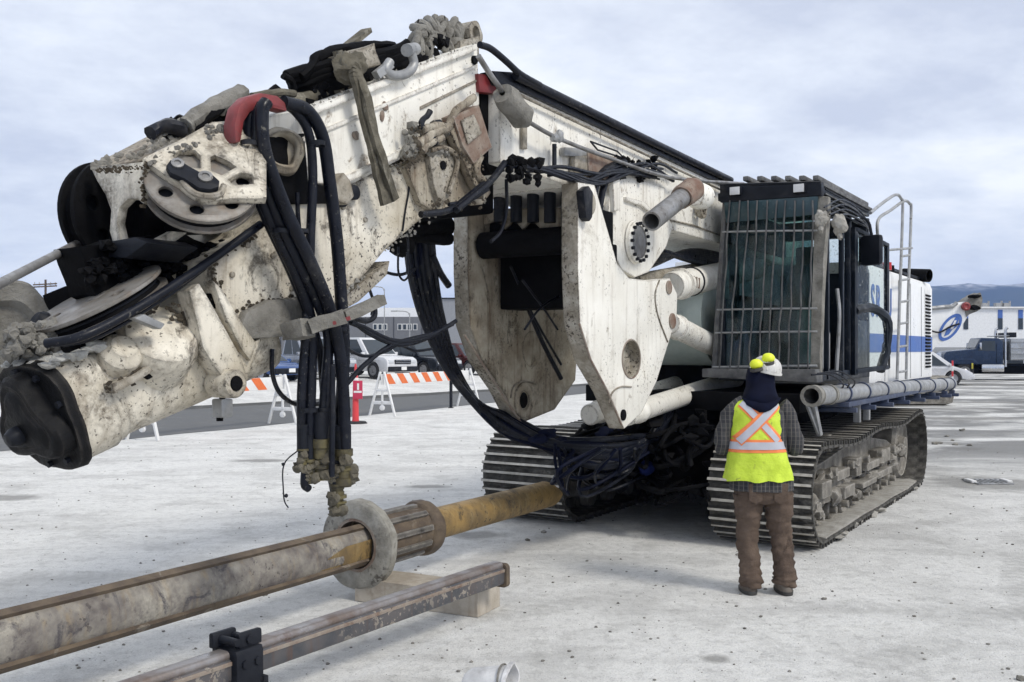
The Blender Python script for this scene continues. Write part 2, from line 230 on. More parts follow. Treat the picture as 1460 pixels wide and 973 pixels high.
# ground
def ground_mat():
    m, t, p = newmat('pale_dusty_ground'); co = coords(t)
    f, _ = noise_fac(t, co, 0.35, 0.35, 0.65, 8, 0.6)
    c = mixc(t, f, (0.74, 0.735, 0.71), (0.65, 0.645, 0.62))
    cs = coords(t, (0.35, 2.0, 1), (0, 0, R(-16))); f2, _ = noise_fac(t, cs, 1.1, 0.5, 0.68, 8, 0.65)
    c = mixc(t, mul(t, f2, 0.4), c, (0.36, 0.357, 0.35))
    f2b, _ = noise_fac(t, cs, 2.7, 0.52, 0.66, 8, 0.7)
    c = mixc(t, mul(t, f2b, 0.4), c, (0.66, 0.655, 0.64))
    f3, _ = noise_fac(t, co, 1.3, 0.52, 0.7, 9, 0.72); c = mixc(t, mul(t, f3, 0.62), c, (0.33, 0.325, 0.31)); f3c, _ = noise_fac(t, co, 5.5, 0.55, 0.68, 8, 0.75); c = mixc(t, mul(t, f3c, 0.55), c, (0.30, 0.295, 0.28)); f3d, _ = noise_fac(t, co, 3.3, 0.56, 0.68, 9, 0.75, 0.5); c = mixc(t, mul(t, f3d, 0.5), c, (0.70, 0.695, 0.68))
    f4, _ = noise_fac(t, co, 26, 0.6, 0.66, 5, 0.7); f4b, _ = noise_fac(t, co, 1.7, 0.4, 0.65, 5); c = mixc(t, mul(t, mul(t, f4, f4b), 0.8), c, (0.2, 0.2, 0.195))
    f5, _ = noise_fac(t, co, 75, 0.58, 0.63, 3, 0.6); c = mixc(t, mul(t, f5, 0.5), c, (0.3, 0.3, 0.29)); f5b, _ = noise_fac(t, co, 48, 0.6, 0.65, 4, 0.6); c = mixc(t, mul(t, f5b, 0.6), c, (0.75, 0.74, 0.72))
    f7, _ = noise_fac(t, co, 10, 0.50, 0.66, 6, 0.75); c = mixc(t, mul(t, f7, 0.42), c, (0.30, 0.295, 0.285)); f8, _ = noise_fac(t, co, 0.8, 0.46, 0.62, 8, 0.7, 0.8); c = mixc(t, mul(t, f8, 0.35), c, (0.34, 0.335, 0.32))
    sx0 = t.nodes.new('ShaderNodeSeparateXYZ'); t.links.new(co, sx0.inputs[0])
    def lin(a, b, c0):
        m1 = mul(t, sx0.outputs[0], a); m2 = mul(t, sx0.outputs[1], b); a_ = t.nodes.new('ShaderNodeMath'); a_.operation = 'ADD'; t.links.new(m1, a_.inputs[0]); t.links.new(m2, a_.inputs[1])
        b_ = t.nodes.new('ShaderNodeMath'); b_.operation = 'ADD'; t.links.new(a_.outputs[0], b_.inputs[0]); b_.inputs[1].default_value = c0; return b_.outputs[0]
    wob_, wraw = noise_fac(t, co, 0.18, 0, 1, 2, 0.5)
    for (ang, off, wd, kk, cc) in TYRES:
        ca, sa = math.cos(R(ang)), math.sin(R(ang))
        dist = lin(-sa, ca, -off); al = lin(ca, sa, 0)
        ad_ = t.nodes.new('ShaderNodeMath'); ad_.operation = 'MULTIPLY_ADD'; t.links.new(wraw, ad_.inputs[0]); ad_.inputs[1].default_value = 1.6; t.links.new(dist, ad_.inputs[2])
        ab = t.nodes.new('ShaderNodeMath'); ab.operation = 'ABSOLUTE'; t.links.new(ad_.outputs[0], ab.inputs[0])
        bd_ = nd(t, 'ShaderNodeMapRange'); bd_.inputs['From Min'].default_value = wd; bd_.inputs['From Max'].default_value = wd * .75; t.links.new(ab.outputs[0], bd_.inputs[0])
        sn = t.nodes.new('ShaderNodeMath'); sn.operation = 'SINE'; ch = t.nodes.new('ShaderNodeMath'); ch.operation = 'MULTIPLY_ADD'; t.links.new(ab.outputs[0], ch.inputs[0]); ch.inputs[1].default_value = 30; t.links.new(mul(t, al, 48), ch.inputs[2]); t.links.new(ch.outputs[0], sn.inputs[0])
        tr = nd(t, 'ShaderNodeMapRange'); tr.inputs['From Min'].default_value = -0.3; tr.inputs['From Max'].default_value = 0.4; tr.inputs['To Min'].default_value = 0.45; t.links.new(sn.outputs[0], tr.inputs[0])
        pt, _ = noise_fac(t, co, 0.9, 0.4, 0.62, 5, 0.6)
        c = mixc(t, mul(t, mul(t, mul(t, bd_.outputs[0], tr.outputs[0]), pt), kk), c, cc)
    # damp tracked-in patches on the right half of the yard
    sx = t.nodes.new('ShaderNodeSeparateXYZ'); t.links.new(co, sx.inputs[0])
    mr = nd(t, 'ShaderNodeMapRange'); mr.inputs['From Min'].default_value = 3.5; mr.inputs['From Max'].default_value = 6.0; t.links.new(sx.outputs[0], mr.inputs[0])
    mr2 = nd(t, 'ShaderNodeMapRange'); mr2.inputs['From Min'].default_value = 13; mr2.inputs['From Max'].default_value = 18; t.links.new(sx.outputs[1], mr2.inputs[0])
    f6, _ = noise_fac(t, coords(t, (0.2, 0.42, 1), (0, 0, R(12))), 1.0, 0.43, 0.56, 7, 0.62, 0.6)
    wet = mul(t, mul(t, mr.outputs[0], mr2.outputs[0]), f6)
    c = mixc(t, mul(t, wet, 0.85), c, (0.13, 0.13, 0.128))
    # isolated oil / damp spots, plus shade painted under the dump truck: (x, y, rx, ry)
    for (x, y, rx, ry) in STAINS_AND_SHADE:
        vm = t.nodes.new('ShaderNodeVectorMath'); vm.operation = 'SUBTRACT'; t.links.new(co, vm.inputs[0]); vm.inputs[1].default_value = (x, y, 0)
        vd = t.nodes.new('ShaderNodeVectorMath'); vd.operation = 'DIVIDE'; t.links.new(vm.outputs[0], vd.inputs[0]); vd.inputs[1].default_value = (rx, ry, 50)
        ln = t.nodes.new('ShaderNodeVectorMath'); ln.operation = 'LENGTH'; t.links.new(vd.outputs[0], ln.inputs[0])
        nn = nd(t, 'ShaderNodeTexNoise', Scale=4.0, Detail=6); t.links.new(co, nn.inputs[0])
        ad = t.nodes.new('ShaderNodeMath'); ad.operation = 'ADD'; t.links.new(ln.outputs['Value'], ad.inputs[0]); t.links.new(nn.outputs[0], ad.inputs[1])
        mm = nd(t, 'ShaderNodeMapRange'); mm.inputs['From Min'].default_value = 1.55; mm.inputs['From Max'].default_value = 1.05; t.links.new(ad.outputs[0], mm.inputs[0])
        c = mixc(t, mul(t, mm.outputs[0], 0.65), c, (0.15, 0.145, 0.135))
    t.links.new(c, p.inputs['Base Color']); p.inputs['Roughness'].default_value = 0.9
    ad = t.nodes.new('ShaderNodeMath'); ad.operation = 'ADD'
    _, r1 = noise_fac(t, co, 14, 0, 1, 8, 0.7); _, r2 = noise_fac(t, co, 70, 0, 1, 4, 0.7)
    t.links.new(r1, ad.inputs[0]); t.links.new(mul(t, r2, 0.5), ad.inputs[1])
    bump(t, p, ad.outputs[0], 0.7, 0.035); return m

# ------------------------------------------------------------------ projecting a photo pixel into the yard
ORG = Vector((1.35, 10.05, 0)); TH = math.atan2(0.845, 0.535)
BK = Vector((math.cos(TH), math.sin(TH), 0)); RT = Vector((BK.y, -BK.x, 0))
CAM = Vector((0, 0, H))
def ray(u, v): return Vector(((u - CU) / FPX, 1.0, (CV - v) / FPX))
def W(u, v, d): return CAM + ray(u, v) * d                       # world point at forward distance d
def G(u, v, z=0.0):                                               # world point on ground level z
    r = ray(u, v); return CAM + r * ((z - H) / r.z)
def toL(p):                                                       # world -> rig frame (x back, y = -right, z)
    q = p - ORG; return Vector((q.dot(BK), -q.dot(RT), p.z))
def pb(u, v, b):                                                  # rig-frame point where the sight line meets plane b
    r = ray(u, v); q = CAM - ORG; d = (b - q.dot(RT)) / r.dot(RT); return toL(CAM + r * d)
def pa(u, v, a):
    r = ray(u, v); q = CAM - ORG; d = (a - q.dot(BK)) / r.dot(BK); return toL(CAM + r * d)
def pd(u, v, d): return toL(W(u, v, d))
LC = None
def pp(u, v, c, n):                                               # rig-frame: plane through c with normal n
    r0 = ray(u, v); c0 = toL(CAM); r = toL(CAM + r0) - c0
    return c0 + r * ((c - c0).dot(n) / r.dot(n))
def L(a, b, z): return Vector((a, -b, z))

# ------------------------------------------------------------------ mesh helpers
def frame(t, up=None):
    t = t.normalized(); u = up or (Vector((0, 0, 1)) if abs(t.z) < 0.95 else Vector((1, 0, 0)))
    n = (u - t * u.dot(t)).normalized(); return n, t.cross(n)
def crom(pts, k=6):
    pts = [Vector(p) for p in pts]
    if len(pts) < 3: return pts
    P = [pts[0] * 2 - pts[1]] + pts + [pts[-1] * 2 - pts[-2]]; o = []
    for i in range(1, len(P) - 2):
        a, b, c, d = P[i - 1:i + 3]
        for j in range(k):
            s = j / k
            o.append(0.5 * ((2 * b) + (c - a) * s + (2 * a - 5 * b + 4 * c - d) * s * s + (3 * b - a - 3 * c + d) * s ** 3))
    o.append(pts[-1]); return o
class MB:
    def __init__(s): s.bm = bmesh.new()
    def face(s, vs):
        try: return s.bm.faces.new(vs)
        except ValueError: return None
    def v(s, p): return s.bm.verts.new(p)
    def box(s, c, size, rot=None):
        c = Vector(c); h = Vector(size) * 0.5; vs = []
        for dx in (-1, 1):
            for dy in (-1, 1):
                for dz in (-1, 1):
                    p = Vector((dx * h.x, dy * h.y, dz * h.z))
                    if rot is not None: p = rot @ p
                    vs.append(s.v(c + p))
        for f in ((0, 1, 3, 2), (4, 6, 7, 5), (0, 4, 5, 1), (2, 3, 7, 6), (0, 2, 6, 4), (1, 5, 7, 3)): s.face([vs[i] for i in f])
        return s
    def bar(s, p0, p1, wd, ht, up=None):                          # rectangular bar between two points
        p0, p1 = Vector(p0), Vector(p1); n, b = frame(p1 - p0, up); q = []
        for p in (p0, p1): q.append([s.v(p + n * ht / 2 * i + b * wd / 2 * j) for i, j in ((-1, -1), (-1, 1), (1, 1), (1, -1))])
        for i in range(4): s.face([q[0][i], q[0][(i + 1) % 4], q[1][(i + 1) % 4], q[1][i]])
        s.face(q[0][::-1]); s.face(q[1]); return s
    def tube(s, path, r, n=10, cap=True):
        path = [Vector(p) for p in path]; rs = r if isinstance(r, (list, tuple)) else [r] * len(path)
        nn, bb = frame(path[1] - path[0]); prev = None
        for i, p in enumerate(path):
            t = (path[min(i + 1, len(path) - 1)] - path[max(i - 1, 0)]).normalized()
            nn = (nn - t * nn.dot(t)).normalized(); bb = t.cross(nn)
            ring = [s.v(p + (nn * math.cos(2 * math.pi * k / n) + bb * math.sin(2 * math.pi * k / n)) * rs[i]) for k in range(n)]
            if prev:
                for k in range(n): s.face([prev[k], prev[(k + 1) % n], ring[(k + 1) % n], ring[k]])
            elif cap: s.face(ring[::-1])
            prev = ring
        if cap: s.face(prev)
        return s
    def cyl(s, p0, p1, r0, r1=None, n=24): return s.tube([p0, p1], [r0, r0 if r1 is None else r1], n)
    def pipe(s, p0, p1, ro, ri, n=24):                            # hollow
        p0, p1 = Vector(p0), Vector(p1); nn, bb = frame(p1 - p0); rings = []
        for p, r in ((p0, ro), (p1, ro), (p1, ri), (p0, ri)):
            rings.append([s.v(p + (nn * math.cos(2 * math.pi * k / n) + bb * math.sin(2 * math.pi * k / n)) * r) for k in range(n)])
        for i in range(4):
            A, B_ = rings[i], rings[(i + 1) % 4]
            for k in range(n): s.face([A[k], A[(k + 1) % n], B_[(k + 1) % n], B_[k]])
        return s
    def lathe(s, c, ax, prof, n=32):                              # prof: (dist along axis, radius)
        c = Vector(c); ax = Vector(ax).normalized(); nn, bb = frame(ax); prev = None
        for i, (h, r) in enumerate(prof):
            ring = [s.v(c + ax * h + (nn * math.cos(2 * math.pi * k / n) + bb * math.sin(2 * math.pi * k / n)) * max(r, 1e-4)) for k in range(n)]
            if prev:
                for k in range(n): s.face([prev[k], prev[(k + 1) % n], ring[(k + 1) % n], ring[k]])
            prev = ring
        return s
    def prism(s, pts, ext, holes=()):                             # polygon (with holes) pushed along ext
        ext = Vector(ext); loops = [[Vector(p) for p in pts]] + [[Vector(p) for p in h] for h in holes]
        flat = [p for l in loops for p in l]
        A = [s.v(p) for p in flat]; B_ = [s.v(p + ext) for p in flat]
        for tri in tessellate_polygon(loops):
            s.face([A[i] for i in tri]); s.face([B_[i] for i in reversed(tri)])
        o = 0
        for l in loops:
            k = len(l)
            for i in range(k): s.face([A[o + i], A[o + (i + 1) % k], B_[o + (i + 1) % k], B_[o + i]])
            o += k
        return s
    def loft(s, rings, cap=True):
        prev = None
        for i, rg in enumerate(rings):
            ring = [s.v(p) for p in rg]; n = len(ring)
            if prev:
                for k in range(n): s.face([prev[k], prev[(k + 1) % n], ring[(k + 1) % n], ring[k]])
            elif cap: s.face(ring[::-1])
            prev = ring
        if cap: s.face(prev)
        return s
    def lump(s, c, r, seed=0, sub=2, amp=0.35, fr=2.0):
        c = Vector(c); r = Vector(r) if hasattr(r, '__len__') else Vector((r, r, r))
        g = bmesh.ops.create_icosphere(s.bm, subdivisions=sub, radius=1.0)
        for v_ in g['verts']:
            k = 1 + amp * noise.fractal(v_.co * fr + Vector((seed * 7.13, seed * 3.7, seed)), 0.8, 2.0, 4)
            v_.co = Vector((v_.co.x * r.x, v_.co.y * r.y, v_.co.z * r.z)) * k + c
        return s
    def wob(s, amp, fr=3.0, seed=0.0):
        for v_ in s.bm.verts: v_.co += noise.noise_vector(v_.co * fr + Vector((seed, seed * 2, 0))) * amp
        return s
    def subdiv(s, n=1):
        bmesh.ops.subdivide_edges(s.bm, edges=s.bm.edges[:], cuts=n, use_grid_fill=True); return s
    def mesh(s, name, mat, smooth=40, bevel=0):
        bmesh.ops.recalc_face_normals(s.bm, faces=s.bm.faces[:])
        if bevel:
            es = [e_ for e_ in s.bm.edges if len(e_.link_faces) == 2 and e_.calc_face_angle(0) > R(40)]
            try: bmesh.ops.bevel(s.bm, geom=es, offset=bevel, segments=2, affect='EDGES', profile=0.6, clamp_overlap=True)
            except Exception: pass
        me = bpy.data.meshes.new(name); s.bm.to_mesh(me); s.bm.free()
        for m in (mat if isinstance(mat, (list, tuple)) else [mat]): me.materials.append(m)
        if smooth:
            me.polygons.foreach_set('use_smooth', [True] * len(me.polygons)); me.set_sharp_from_angle(angle=R(smooth))
        return me
    def build(s, name, mat, parent=None, smooth=40, bevel=0):
        o = bpy.data.objects.new(name, s.mesh(name, mat, smooth, bevel)); COL.objects.link(o)
        if parent: o.parent = parent
        return o
def tag(o, label=None, cat=None, group=None, kind=None):
    for k, v in (('label', label), ('category', cat), ('group', group), ('kind', kind)):
        if v: o[k] = v
    return o
def thing(name, label, cat, loc=(0, 0, 0), rz=0, group=None):
    o = bpy.data.objects.new(name, None); COL.objects.link(o); o.empty_display_size = 0.2
    o.location = loc; o.rotation_euler = (0, 0, rz); return tag(o, label, cat, group)
def dup(root, loc, rz, label):
    m = {}
    def rec(o, par):
        c = o.copy(); COL.objects.link(c)
        if par: c.parent = par
        for ch in list(o.children): rec(ch, c)
        return c
    c = rec(root, None); c.location = loc; c.rotation_euler = (0, 0, rz); c['label'] = label; return c
def ell(u, v, ru, rv, n=20, rot=0): # pixel ellipse
    o = []
    for k in range(n):
        a = 2 * math.pi * k / n; x, y = ru * math.cos(a), rv * math.sin(a)
        o.append((u + x * math.cos(rot) - y * math.sin(rot), v + x * math.sin(rot) + y * math.cos(rot)))
    return o

def tilt_n(c, du, dv, k):        # rig-frame normal that leans k towards the camera, the rest along an image direction
    vw = (toL(CAM) - c).normalized(); rt = Vector((BK.x, -RT.x, 0)); rt = (rt - vw * rt.dot(vw)).normalized(); up = Vector((0, 0, 1)); up = (up - vw * up.dot(vw)).normalized()
    d = (rt * du - up * dv).normalized(); return (vw * k + d * math.sqrt(1 - k * k)).normalized()

# ================================================================== SETTING
def gq(u, v): p = G(u, v); return (p.x, p.y)
STAINS_AND_SHADE = [(*gq(1405, 689), 1.0, 0.95), (*gq(5, 710), 0.55, 0.3), (*gq(372, 657), 0.6, 0.28), (*gq(612, 694), 0.35, 0.2), (*gq(1020, 940), 0.10, 0.11),
          (*gq(1390, 597), 2.6, 0.9), (*gq(1340, 632), 0.5, 0.5), (*gq(680, 763), 0.35, 0.25), (*gq(1375, 640), 0.4, 0.35), (*gq(1432, 549), 5.0, 2.2), (*gq(1420, 574), 3.5, 0.8), (*gq(1375, 583), 2.2, .6)]  # the wide ellipse under the dump truck is its painted shadow
TYRES = [(38, 4.2, .16, .45, (.33, .325, .31)), (38, 6.3, .16, .45, (.33, .325, .31)), (-8, 8.2, .17, .4, (.36, .355, .34)), (-8, 10.2, .17, .4, (.36, .355, .34)), (62, -1.2, .15, .5, (.33, .325, .31)), (62, 0.8, .15, .5, (.33, .325, .31)), (14, 12.5, .2, .4, (.68, .675, .65)), (14, 14.4, .2, .4, (.68, .675, .65)), (75, -6.0, .18, .5, (.3, .295, .28)), (75, -8.1, .18, .5, (.3, .295, .28))]
mb = MB(); S_ = 4200
xs = [-S_, -60, -20, -8, 0, 8, 20, 60, S_]; ys = [-60, 0, 4, 8, 14, 24, 40, 90, S_]
grid = [[mb.v((x, y, 0)) for x in xs] for y in ys]
for j in range(len(ys) - 1):
    for i in range(len(xs) - 1): mb.face([grid[j][i], grid[j][i + 1], grid[j + 1][i + 1], grid[j + 1][i]])
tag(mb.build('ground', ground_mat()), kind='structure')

# asphalt strip and the raised lot behind it
e1, e2 = G(180, 627), G(640, 581); dn = (e2 - e1).normalized(); nl = Vector((-dn.y, dn.x, 0))
f1, f2 = G(217, 587), G(640, 562); df = (f2 - f1).normalized(); nf = Vector((-df.y, df.x, 0))
mb = MB(); A = []; Bk = []
for i in range(81):
    t = -40 + i * 1.6
    A.append(mb.v(e1 + dn * t + nl * (0.35 * noise.noise(Vector((t * 0.5, 3, 0)))) + Vector((0, 0, 0.004)))); Bk.append(mb.v(f1 + df * t * 1.02 + nf * 0.5 + Vector((0, 0, 0.004))))
for i in range(80): mb.face([A[i], A[i + 1], Bk[i + 1], Bk[i]])
tag(mb.build('road', M['asphalt']), kind='structure')
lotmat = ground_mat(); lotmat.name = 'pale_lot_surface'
mb = MB(); rows = []
prof = [(0.0, -0.2), (0.05, 0.10), (0.9, 0.14), (6.5, 0.5), (95, 0.55)]
for i in range(61):
    t = -60 + i * 2.2; off = 0.25 * noise.noise(Vector((t * 0.35, 9, 0)))
    rows.append([mb.v(f1 + df * t + nf * (s + off) + Vector((0, 0, z + (0.04 * noise.noise(Vector((t * 0.6, k * 5.0, 1))) if k in (1, 2) else 0)))) for k, (s, z) in enumerate(prof)])
for i in range(60):
    for k in range(len(prof) - 1):
        fc = mb.face([rows[i][k], rows[i + 1][k], rows[i + 1][k + 1], rows[i][k + 1]]); fc.material_index = 1 if k == 0 else 0
tag(mb.build('parking_lot', [lotmat, M['asphalt']], smooth=0), kind='structure')

# hills
def hill_mat():
    m, t, p = newmat('forested_slope_with_snow'); co = coords(t)
    f, _ = noise_fac(t, co, 0.004, 0.4, 0.6, 8, 0.65)
    c = mixc(t, f, (0.03, 0.045, 0.055), (0.05, 0.065, 0.07))
    sx = t.nodes.new('ShaderNodeSeparateXYZ'); t.links.new(co, sx.inputs[0])
    mr = nd(t, 'ShaderNodeMapRange'); mr.inputs['From Min'].default_value = 160; mr.inputs['From Max'].default_value = 200; t.links.new(sx.outputs[2], mr.inputs[0])
    f2, _ = noise_fac(t, co, 0.012, 0.45, 0.6, 8, 0.7)
    c = mixc(t, mul(t, mul(t, mr.outputs[0], f2), 0.85), c, (0.75, 0.75, 0.78))
    t.links.new(c, p.inputs['Base Color']); p.inputs['Roughness'].default_value = 0.95; return m
def ridge(name, x0, x1, Y, depth, hfun, n=90, mat=None):
    mb = MB(); rows = []
    for i in range(n + 1):
        x = x0 + (x1 - x0) * i / n; h = hfun(x); r = []
        for k in range(13):
            s = k / 12; zz = h * (math.sin(s * math.pi) ** 0.8 if 0 < s < 1 else 0) - 0.5
            zz += (noise.fractal(Vector((x * 0.006, s * 4, 2)), 0.9, 2.1, 6) * 0.07 * h) * (1 if 0 < k < 12 else 0)
            r.append(mb.v((x, Y + depth * s, zz)))
        rows.append(r)
    for i in range(n):
        for k in range(12): mb.face([rows[i][k], rows[i + 1][k], rows[i + 1][k + 1], rows[i][k + 1]])
    return tag(mb.build(name, mat, smooth=80), kind='structure')
HM = hill_mat()
ridge('mountain_range', 500, 3300, 2400, 1000, lambda x: 196 * min(1, max(0.0, (x - 500) / 500)) * (0.97 + 0.07 * noise.noise(Vector((x * 0.0028, 0, 5)))), mat=HM)
ridge('distant_hills', -700, 420, 2500, 700, lambda x: 110 * math.exp(-((x + 150) / 130.0) ** 2) + 36 + 10 * noise.noise(Vector((x * 0.006, 3, 5))), mat=HM)

# loose stones and mud crumbs on the yard
rs = random.Random(5); stone_me = []
for s in range(6):
    mb = MB(); mb.lump((0, 0, 0), (1, 0.8, 0.55), s + 3, 1, 0.5); stone_me.append(mb)
mb = MB(); 
for i in range(2600):
    yy = 4.3 + (rs.random() ** 1.6) * 16; xx = (rs.random() - 0.5) * 1.15 * yy
    r = 0.003 + 0.012 * rs.random() ** 4
    mb.lump((xx, yy, r * 0.3), (r, r * (0.6 + rs.random() * 0.5), r * 0.6), i, 1, 0.5)
for (u, v, r) in ((1100, 758, .03), (775, 760, .03), (752, 771, .025), (540, 650, .02), (1175, 855, .02), (1052, 792, .02), (1333, 634, .07), (1340, 633, .05), (1362, 635, .06), (1350, 623, .05), (1372, 615, .07), (1382, 636, .05), (1358, 629, .04), (1456, 970, .03)):
    p = G(u, v); mb.lump((p.x, p.y, r * 0.3), (r, r * 0.8, r * 0.55), u, 2, 0.5)
tag(mb.build('gravel', M['mud']), kind='stuff')

# ================================================================== DRILLING RIG
rig = thing('drilling_rig', 'large white tracked drilling rig with its mud stained mast lowered towards the camera', 'drilling rig', ORG, TH)
def P(name, mb, mat, par=None, **k): return mb.build(name, mat, par or rig, **k)
RV = Vector((0, -1, 0))            # rig right (towards +b) in rig frame
def trace(name, px, b, th, mat, par=None, holes=(), bevel=0.006, **k):
    mb = MB(); mb.prism([pb(u, v, b) for u, v in px], -RV * th, [[pb(u, v, b) for u, v in h] for h in holes])
    return P(name, mb, mat, par, bevel=bevel, **k)

# ---- crawler tracks
def track_loop(n_pts=400):
    r0, r1 = 0.50, 0.53; c0 = Vector((0.16, 0.50)); c1 = Vector((5.05, 0.53)); pts = []
    m = 120
    for i in range(m): pts.append(Vector((c0.x + (c1.x - c0.x) * i / m, 0.0)))
    for i in range(60):
        a = -math.pi / 2 + math.pi * i / 60; pts.append(c1 + Vector((math.cos(a), math.sin(a))) * r1)
    for i in range(m):
        s = i / m; pts.append(Vector((c1.x + (c0.x - c1.x) * s, 1.06 - 0.06 * s - 0.06 * math.sin(s * math.pi * 2) ** 2 - 0.02 * math.sin(s * math.pi))))
    for i in range(60):
        a = math.pi / 2 + math.pi * i / 60; pts.append(c0 + Vector((math.cos(a), math.sin(a))) * r0)
    return pts
loop = track_loop(); seg = [(loop[(i + 1) % len(loop)] - loop[i]).length for i in range(len(loop))]; tot = sum(seg)
def at_loop(d):
    d %= tot
    for i, s in enumerate(seg):
        if d <= s: return loop[i].lerp(loop[(i + 1) % len(loop)], d / max(s, 1e-6))
        d -= s
NSH = 66; pitch = tot / NSH
mb = MB(); Wd = 0.99
mb.box((0, 0, 0.012), (pitch * 0.93, Wd, 0.024)); mb.subdiv(2)
for (x, h, wx) in ((-pitch * 0.30, 0.05, 0.026), (pitch * 0.20, 0.046, 0.026)): mb.box((x, 0, 0.02 + h / 2), (wx, Wd * 0.992, h))
mb.box((0, -0.12, -0.05), (pitch * 0.96, 0.07, 0.1)); mb.box((0, 0.12, -0.05), (pitch * 0.96, 0.07, 0.1))
mb.wob(0.004, 9, 1); shoe_me = mb.mesh('track_shoe', [M['shoe'], M['grouser']], bevel=0)
for f in shoe_me.polygons:
    if f.center.z > 0.045 and f.normal.z > 0.3: f.material_index = 1
def crawler(side):
    y0 = -side * 1.295
    yo = y0 - side * 0.28             # outer face of the frame
    mb = MB(); n = 20
    prof = [(0.55, 0.28), (0.45, 0.52), (0.75, 0.66), (1.3, 0.70), (2.4, 0.80), (3.4, 0.78), (4.3, 0.68), (4.75, 0.56), (4.6, 0.3), (4.2, 0.24), (0.9, 0.22)]
    mb.prism([(a, y0 + side * 0.2, z) for a, z in prof], (0, -side * 0.40, 0))
    mb.prism([(1.9, yo + side * .1, 0.74), (2.25, yo + side * .1, 0.95), (2.6, yo + side * .1, 0.94), (2.8, yo + side * .1, 0.7)], (0, side * 0.3, 0))
    mb.prism([(0.75, yo + side * .05, 0.3), (0.6, yo + side * .05, 0.5), (1.0, yo + side * .05, 0.62), (2.0, yo + side * .05, 0.42), (1.9, yo + side * .05, 0.28)], (0, -side * 0.06, 0))
    tr = P('crawler_track', mb, M['track'], bevel=0.015)
    tr['label'] = 'crawler track on the right of the photo, behind the standing worker' if side > 0 else 'crawler track on the left of the photo, behind the ochre pipe end'
    for i in range(NSH):
        p = at_loop(i * pitch); q = at_loop(i * pitch + 0.02) - at_loop(i * pitch - 0.02); ang = math.atan2(q.y, q.x)
        o = bpy.data.objects.new('track_shoe', shoe_me); COL.objects.link(o); o.parent = tr
                # outside of the loop must face away from the wheels
        nrm = Vector((math.sin(ang), -math.cos(ang)))
        o.rotation_euler = (0, math.pi - ang + R(random.uniform(-2, 2)), 0); o.location = (p.x - nrm.x * .072, y0, p.y - nrm.y * .072)
    def wheel(nm, a, z, r, wd, prof_extra, mat, ncyl=32):
        mb = MB(); mb.lathe((a, y0 + side * wd / 2, z), (0, -side, 0), [(0, 0), (0, r * 0.9), (wd * 0.1, r), (wd * 0.9, r), (wd, r * 0.9), (wd * 0.92, r * 0.8), (wd * 0.92, r * 0.35), (wd * 1.1, r * 0.3), (wd * 1.1, 0)], ncyl)
        P(nm, mb, mat, tr)
    wheel('idler_wheel', 0.16, 0.5, 0.42, 0.34, 0, M['track']); wheel('drive_sprocket', 5.05, 0.53, 0.44, 0.5, 0, M['track'])
    for k in range(8): wheel('track_roller', 0.85 + k * 0.5, 0.175, 0.125, 0.5, 0, M['track'], 18)
    for k in range(2): wheel('carrier_roller', 1.55 + k * 1.9, 0.86, 0.10, 0.4, 0, M['track'], 18)
    for k, (a, z, sx, sz) in enumerate(((0.75, 0.47, 0.35, 0.16), (1.35, 0.56, 0.5, 0.10), (1.55, 0.36, 0.45, 0.12), (2.1, 0.56, 0.22, 0.2), (2.75, 0.52, 0.62, 0.09), (2.5, 0.34, 0.7, 0.06), (3.5, 0.56, 0.5, 0.16), (3.4, 0.36, 0.8, 0.08))):
        mb = MB(); mb.box((a, yo, z), (sx, 0.16 + 0.03 * (k % 3), sz)); P('frame_bracket', mb, M['track'], tr, bevel=0.012)
    mb = MB()
    for k in range(40):
        a = 0.5 + random.random() * 4.2; mb.lump((a, yo - side * random.uniform(-.05, .05), random.uniform(0.22, 0.6)), (random.uniform(.05, .16), 0.06, random.uniform(.03, .09)), k, 2, 0.6)
    tag(P('mud_crust', mb, M['track'], tr), kind='stuff'); mb = MB()
    mb.box((2.6, y0 - side * .16, .075), (4.7, .62, .03)); mb.subdiv(5); mb.wob(.035, 6, 4)
    for k in range(90):
        a = 0.3 + random.random() * 4.8; mb.lump((a, y0 - side * random.uniform(-.05, .47), 0.03), (random.uniform(.05, .14), random.uniform(.05, .12), random.uniform(.015, .05)), k, 1, 0.5)
    tag(P('mud_layer', mb, M['palemud'], tr), kind='stuff')
    for k in range(5):
        mb = MB(); mb.cyl((1.0 + k * 0.72, yo - side * 0.05, 0.62), (1.0 + k * 0.72, yo - side * 0.11, 0.62), 0.045, n=12); P('grease_cover', mb, M['track'], tr)
    return tr
crawler(1); crawler(-1)

# ---- undercarriage and upper deck
mb = MB(); mb.box((2.6, 0, 0.72), (3.4, 1.75, 0.62)); mb.box((0.75, 0, 0.78), (0.9, 1.5, 0.6)); mb.cyl((2.6, 0, 1.0), (2.6, 0, 1.24), 0.95, n=40)
P('undercarriage', mb, M['black'], bevel=0.02)
mb = MB(); mb.box((4.5, 0, 1.33), (5.9, 3.0, 0.2)); mb.box((0.98, -0.62, 1.335), (1.14, 1.7, 0.19))
P('upper_deck', mb, M['black'], bevel=0.01)
mb = MB(); mb.box((4.6, 0.62, 1.98), (5.4, 1.6, 1.1)); mb.box((2.2, 0.55, 1.8), (1.6, 1.3, 0.7))
P('machinery_housing', mb, M['black'], bevel=0.03)
mb = MB(); mb.box((7.55, 0, 1.75), (0.5, 2.9, 0.9)); P('counterweight', mb, M['clean'], bevel=0.06)

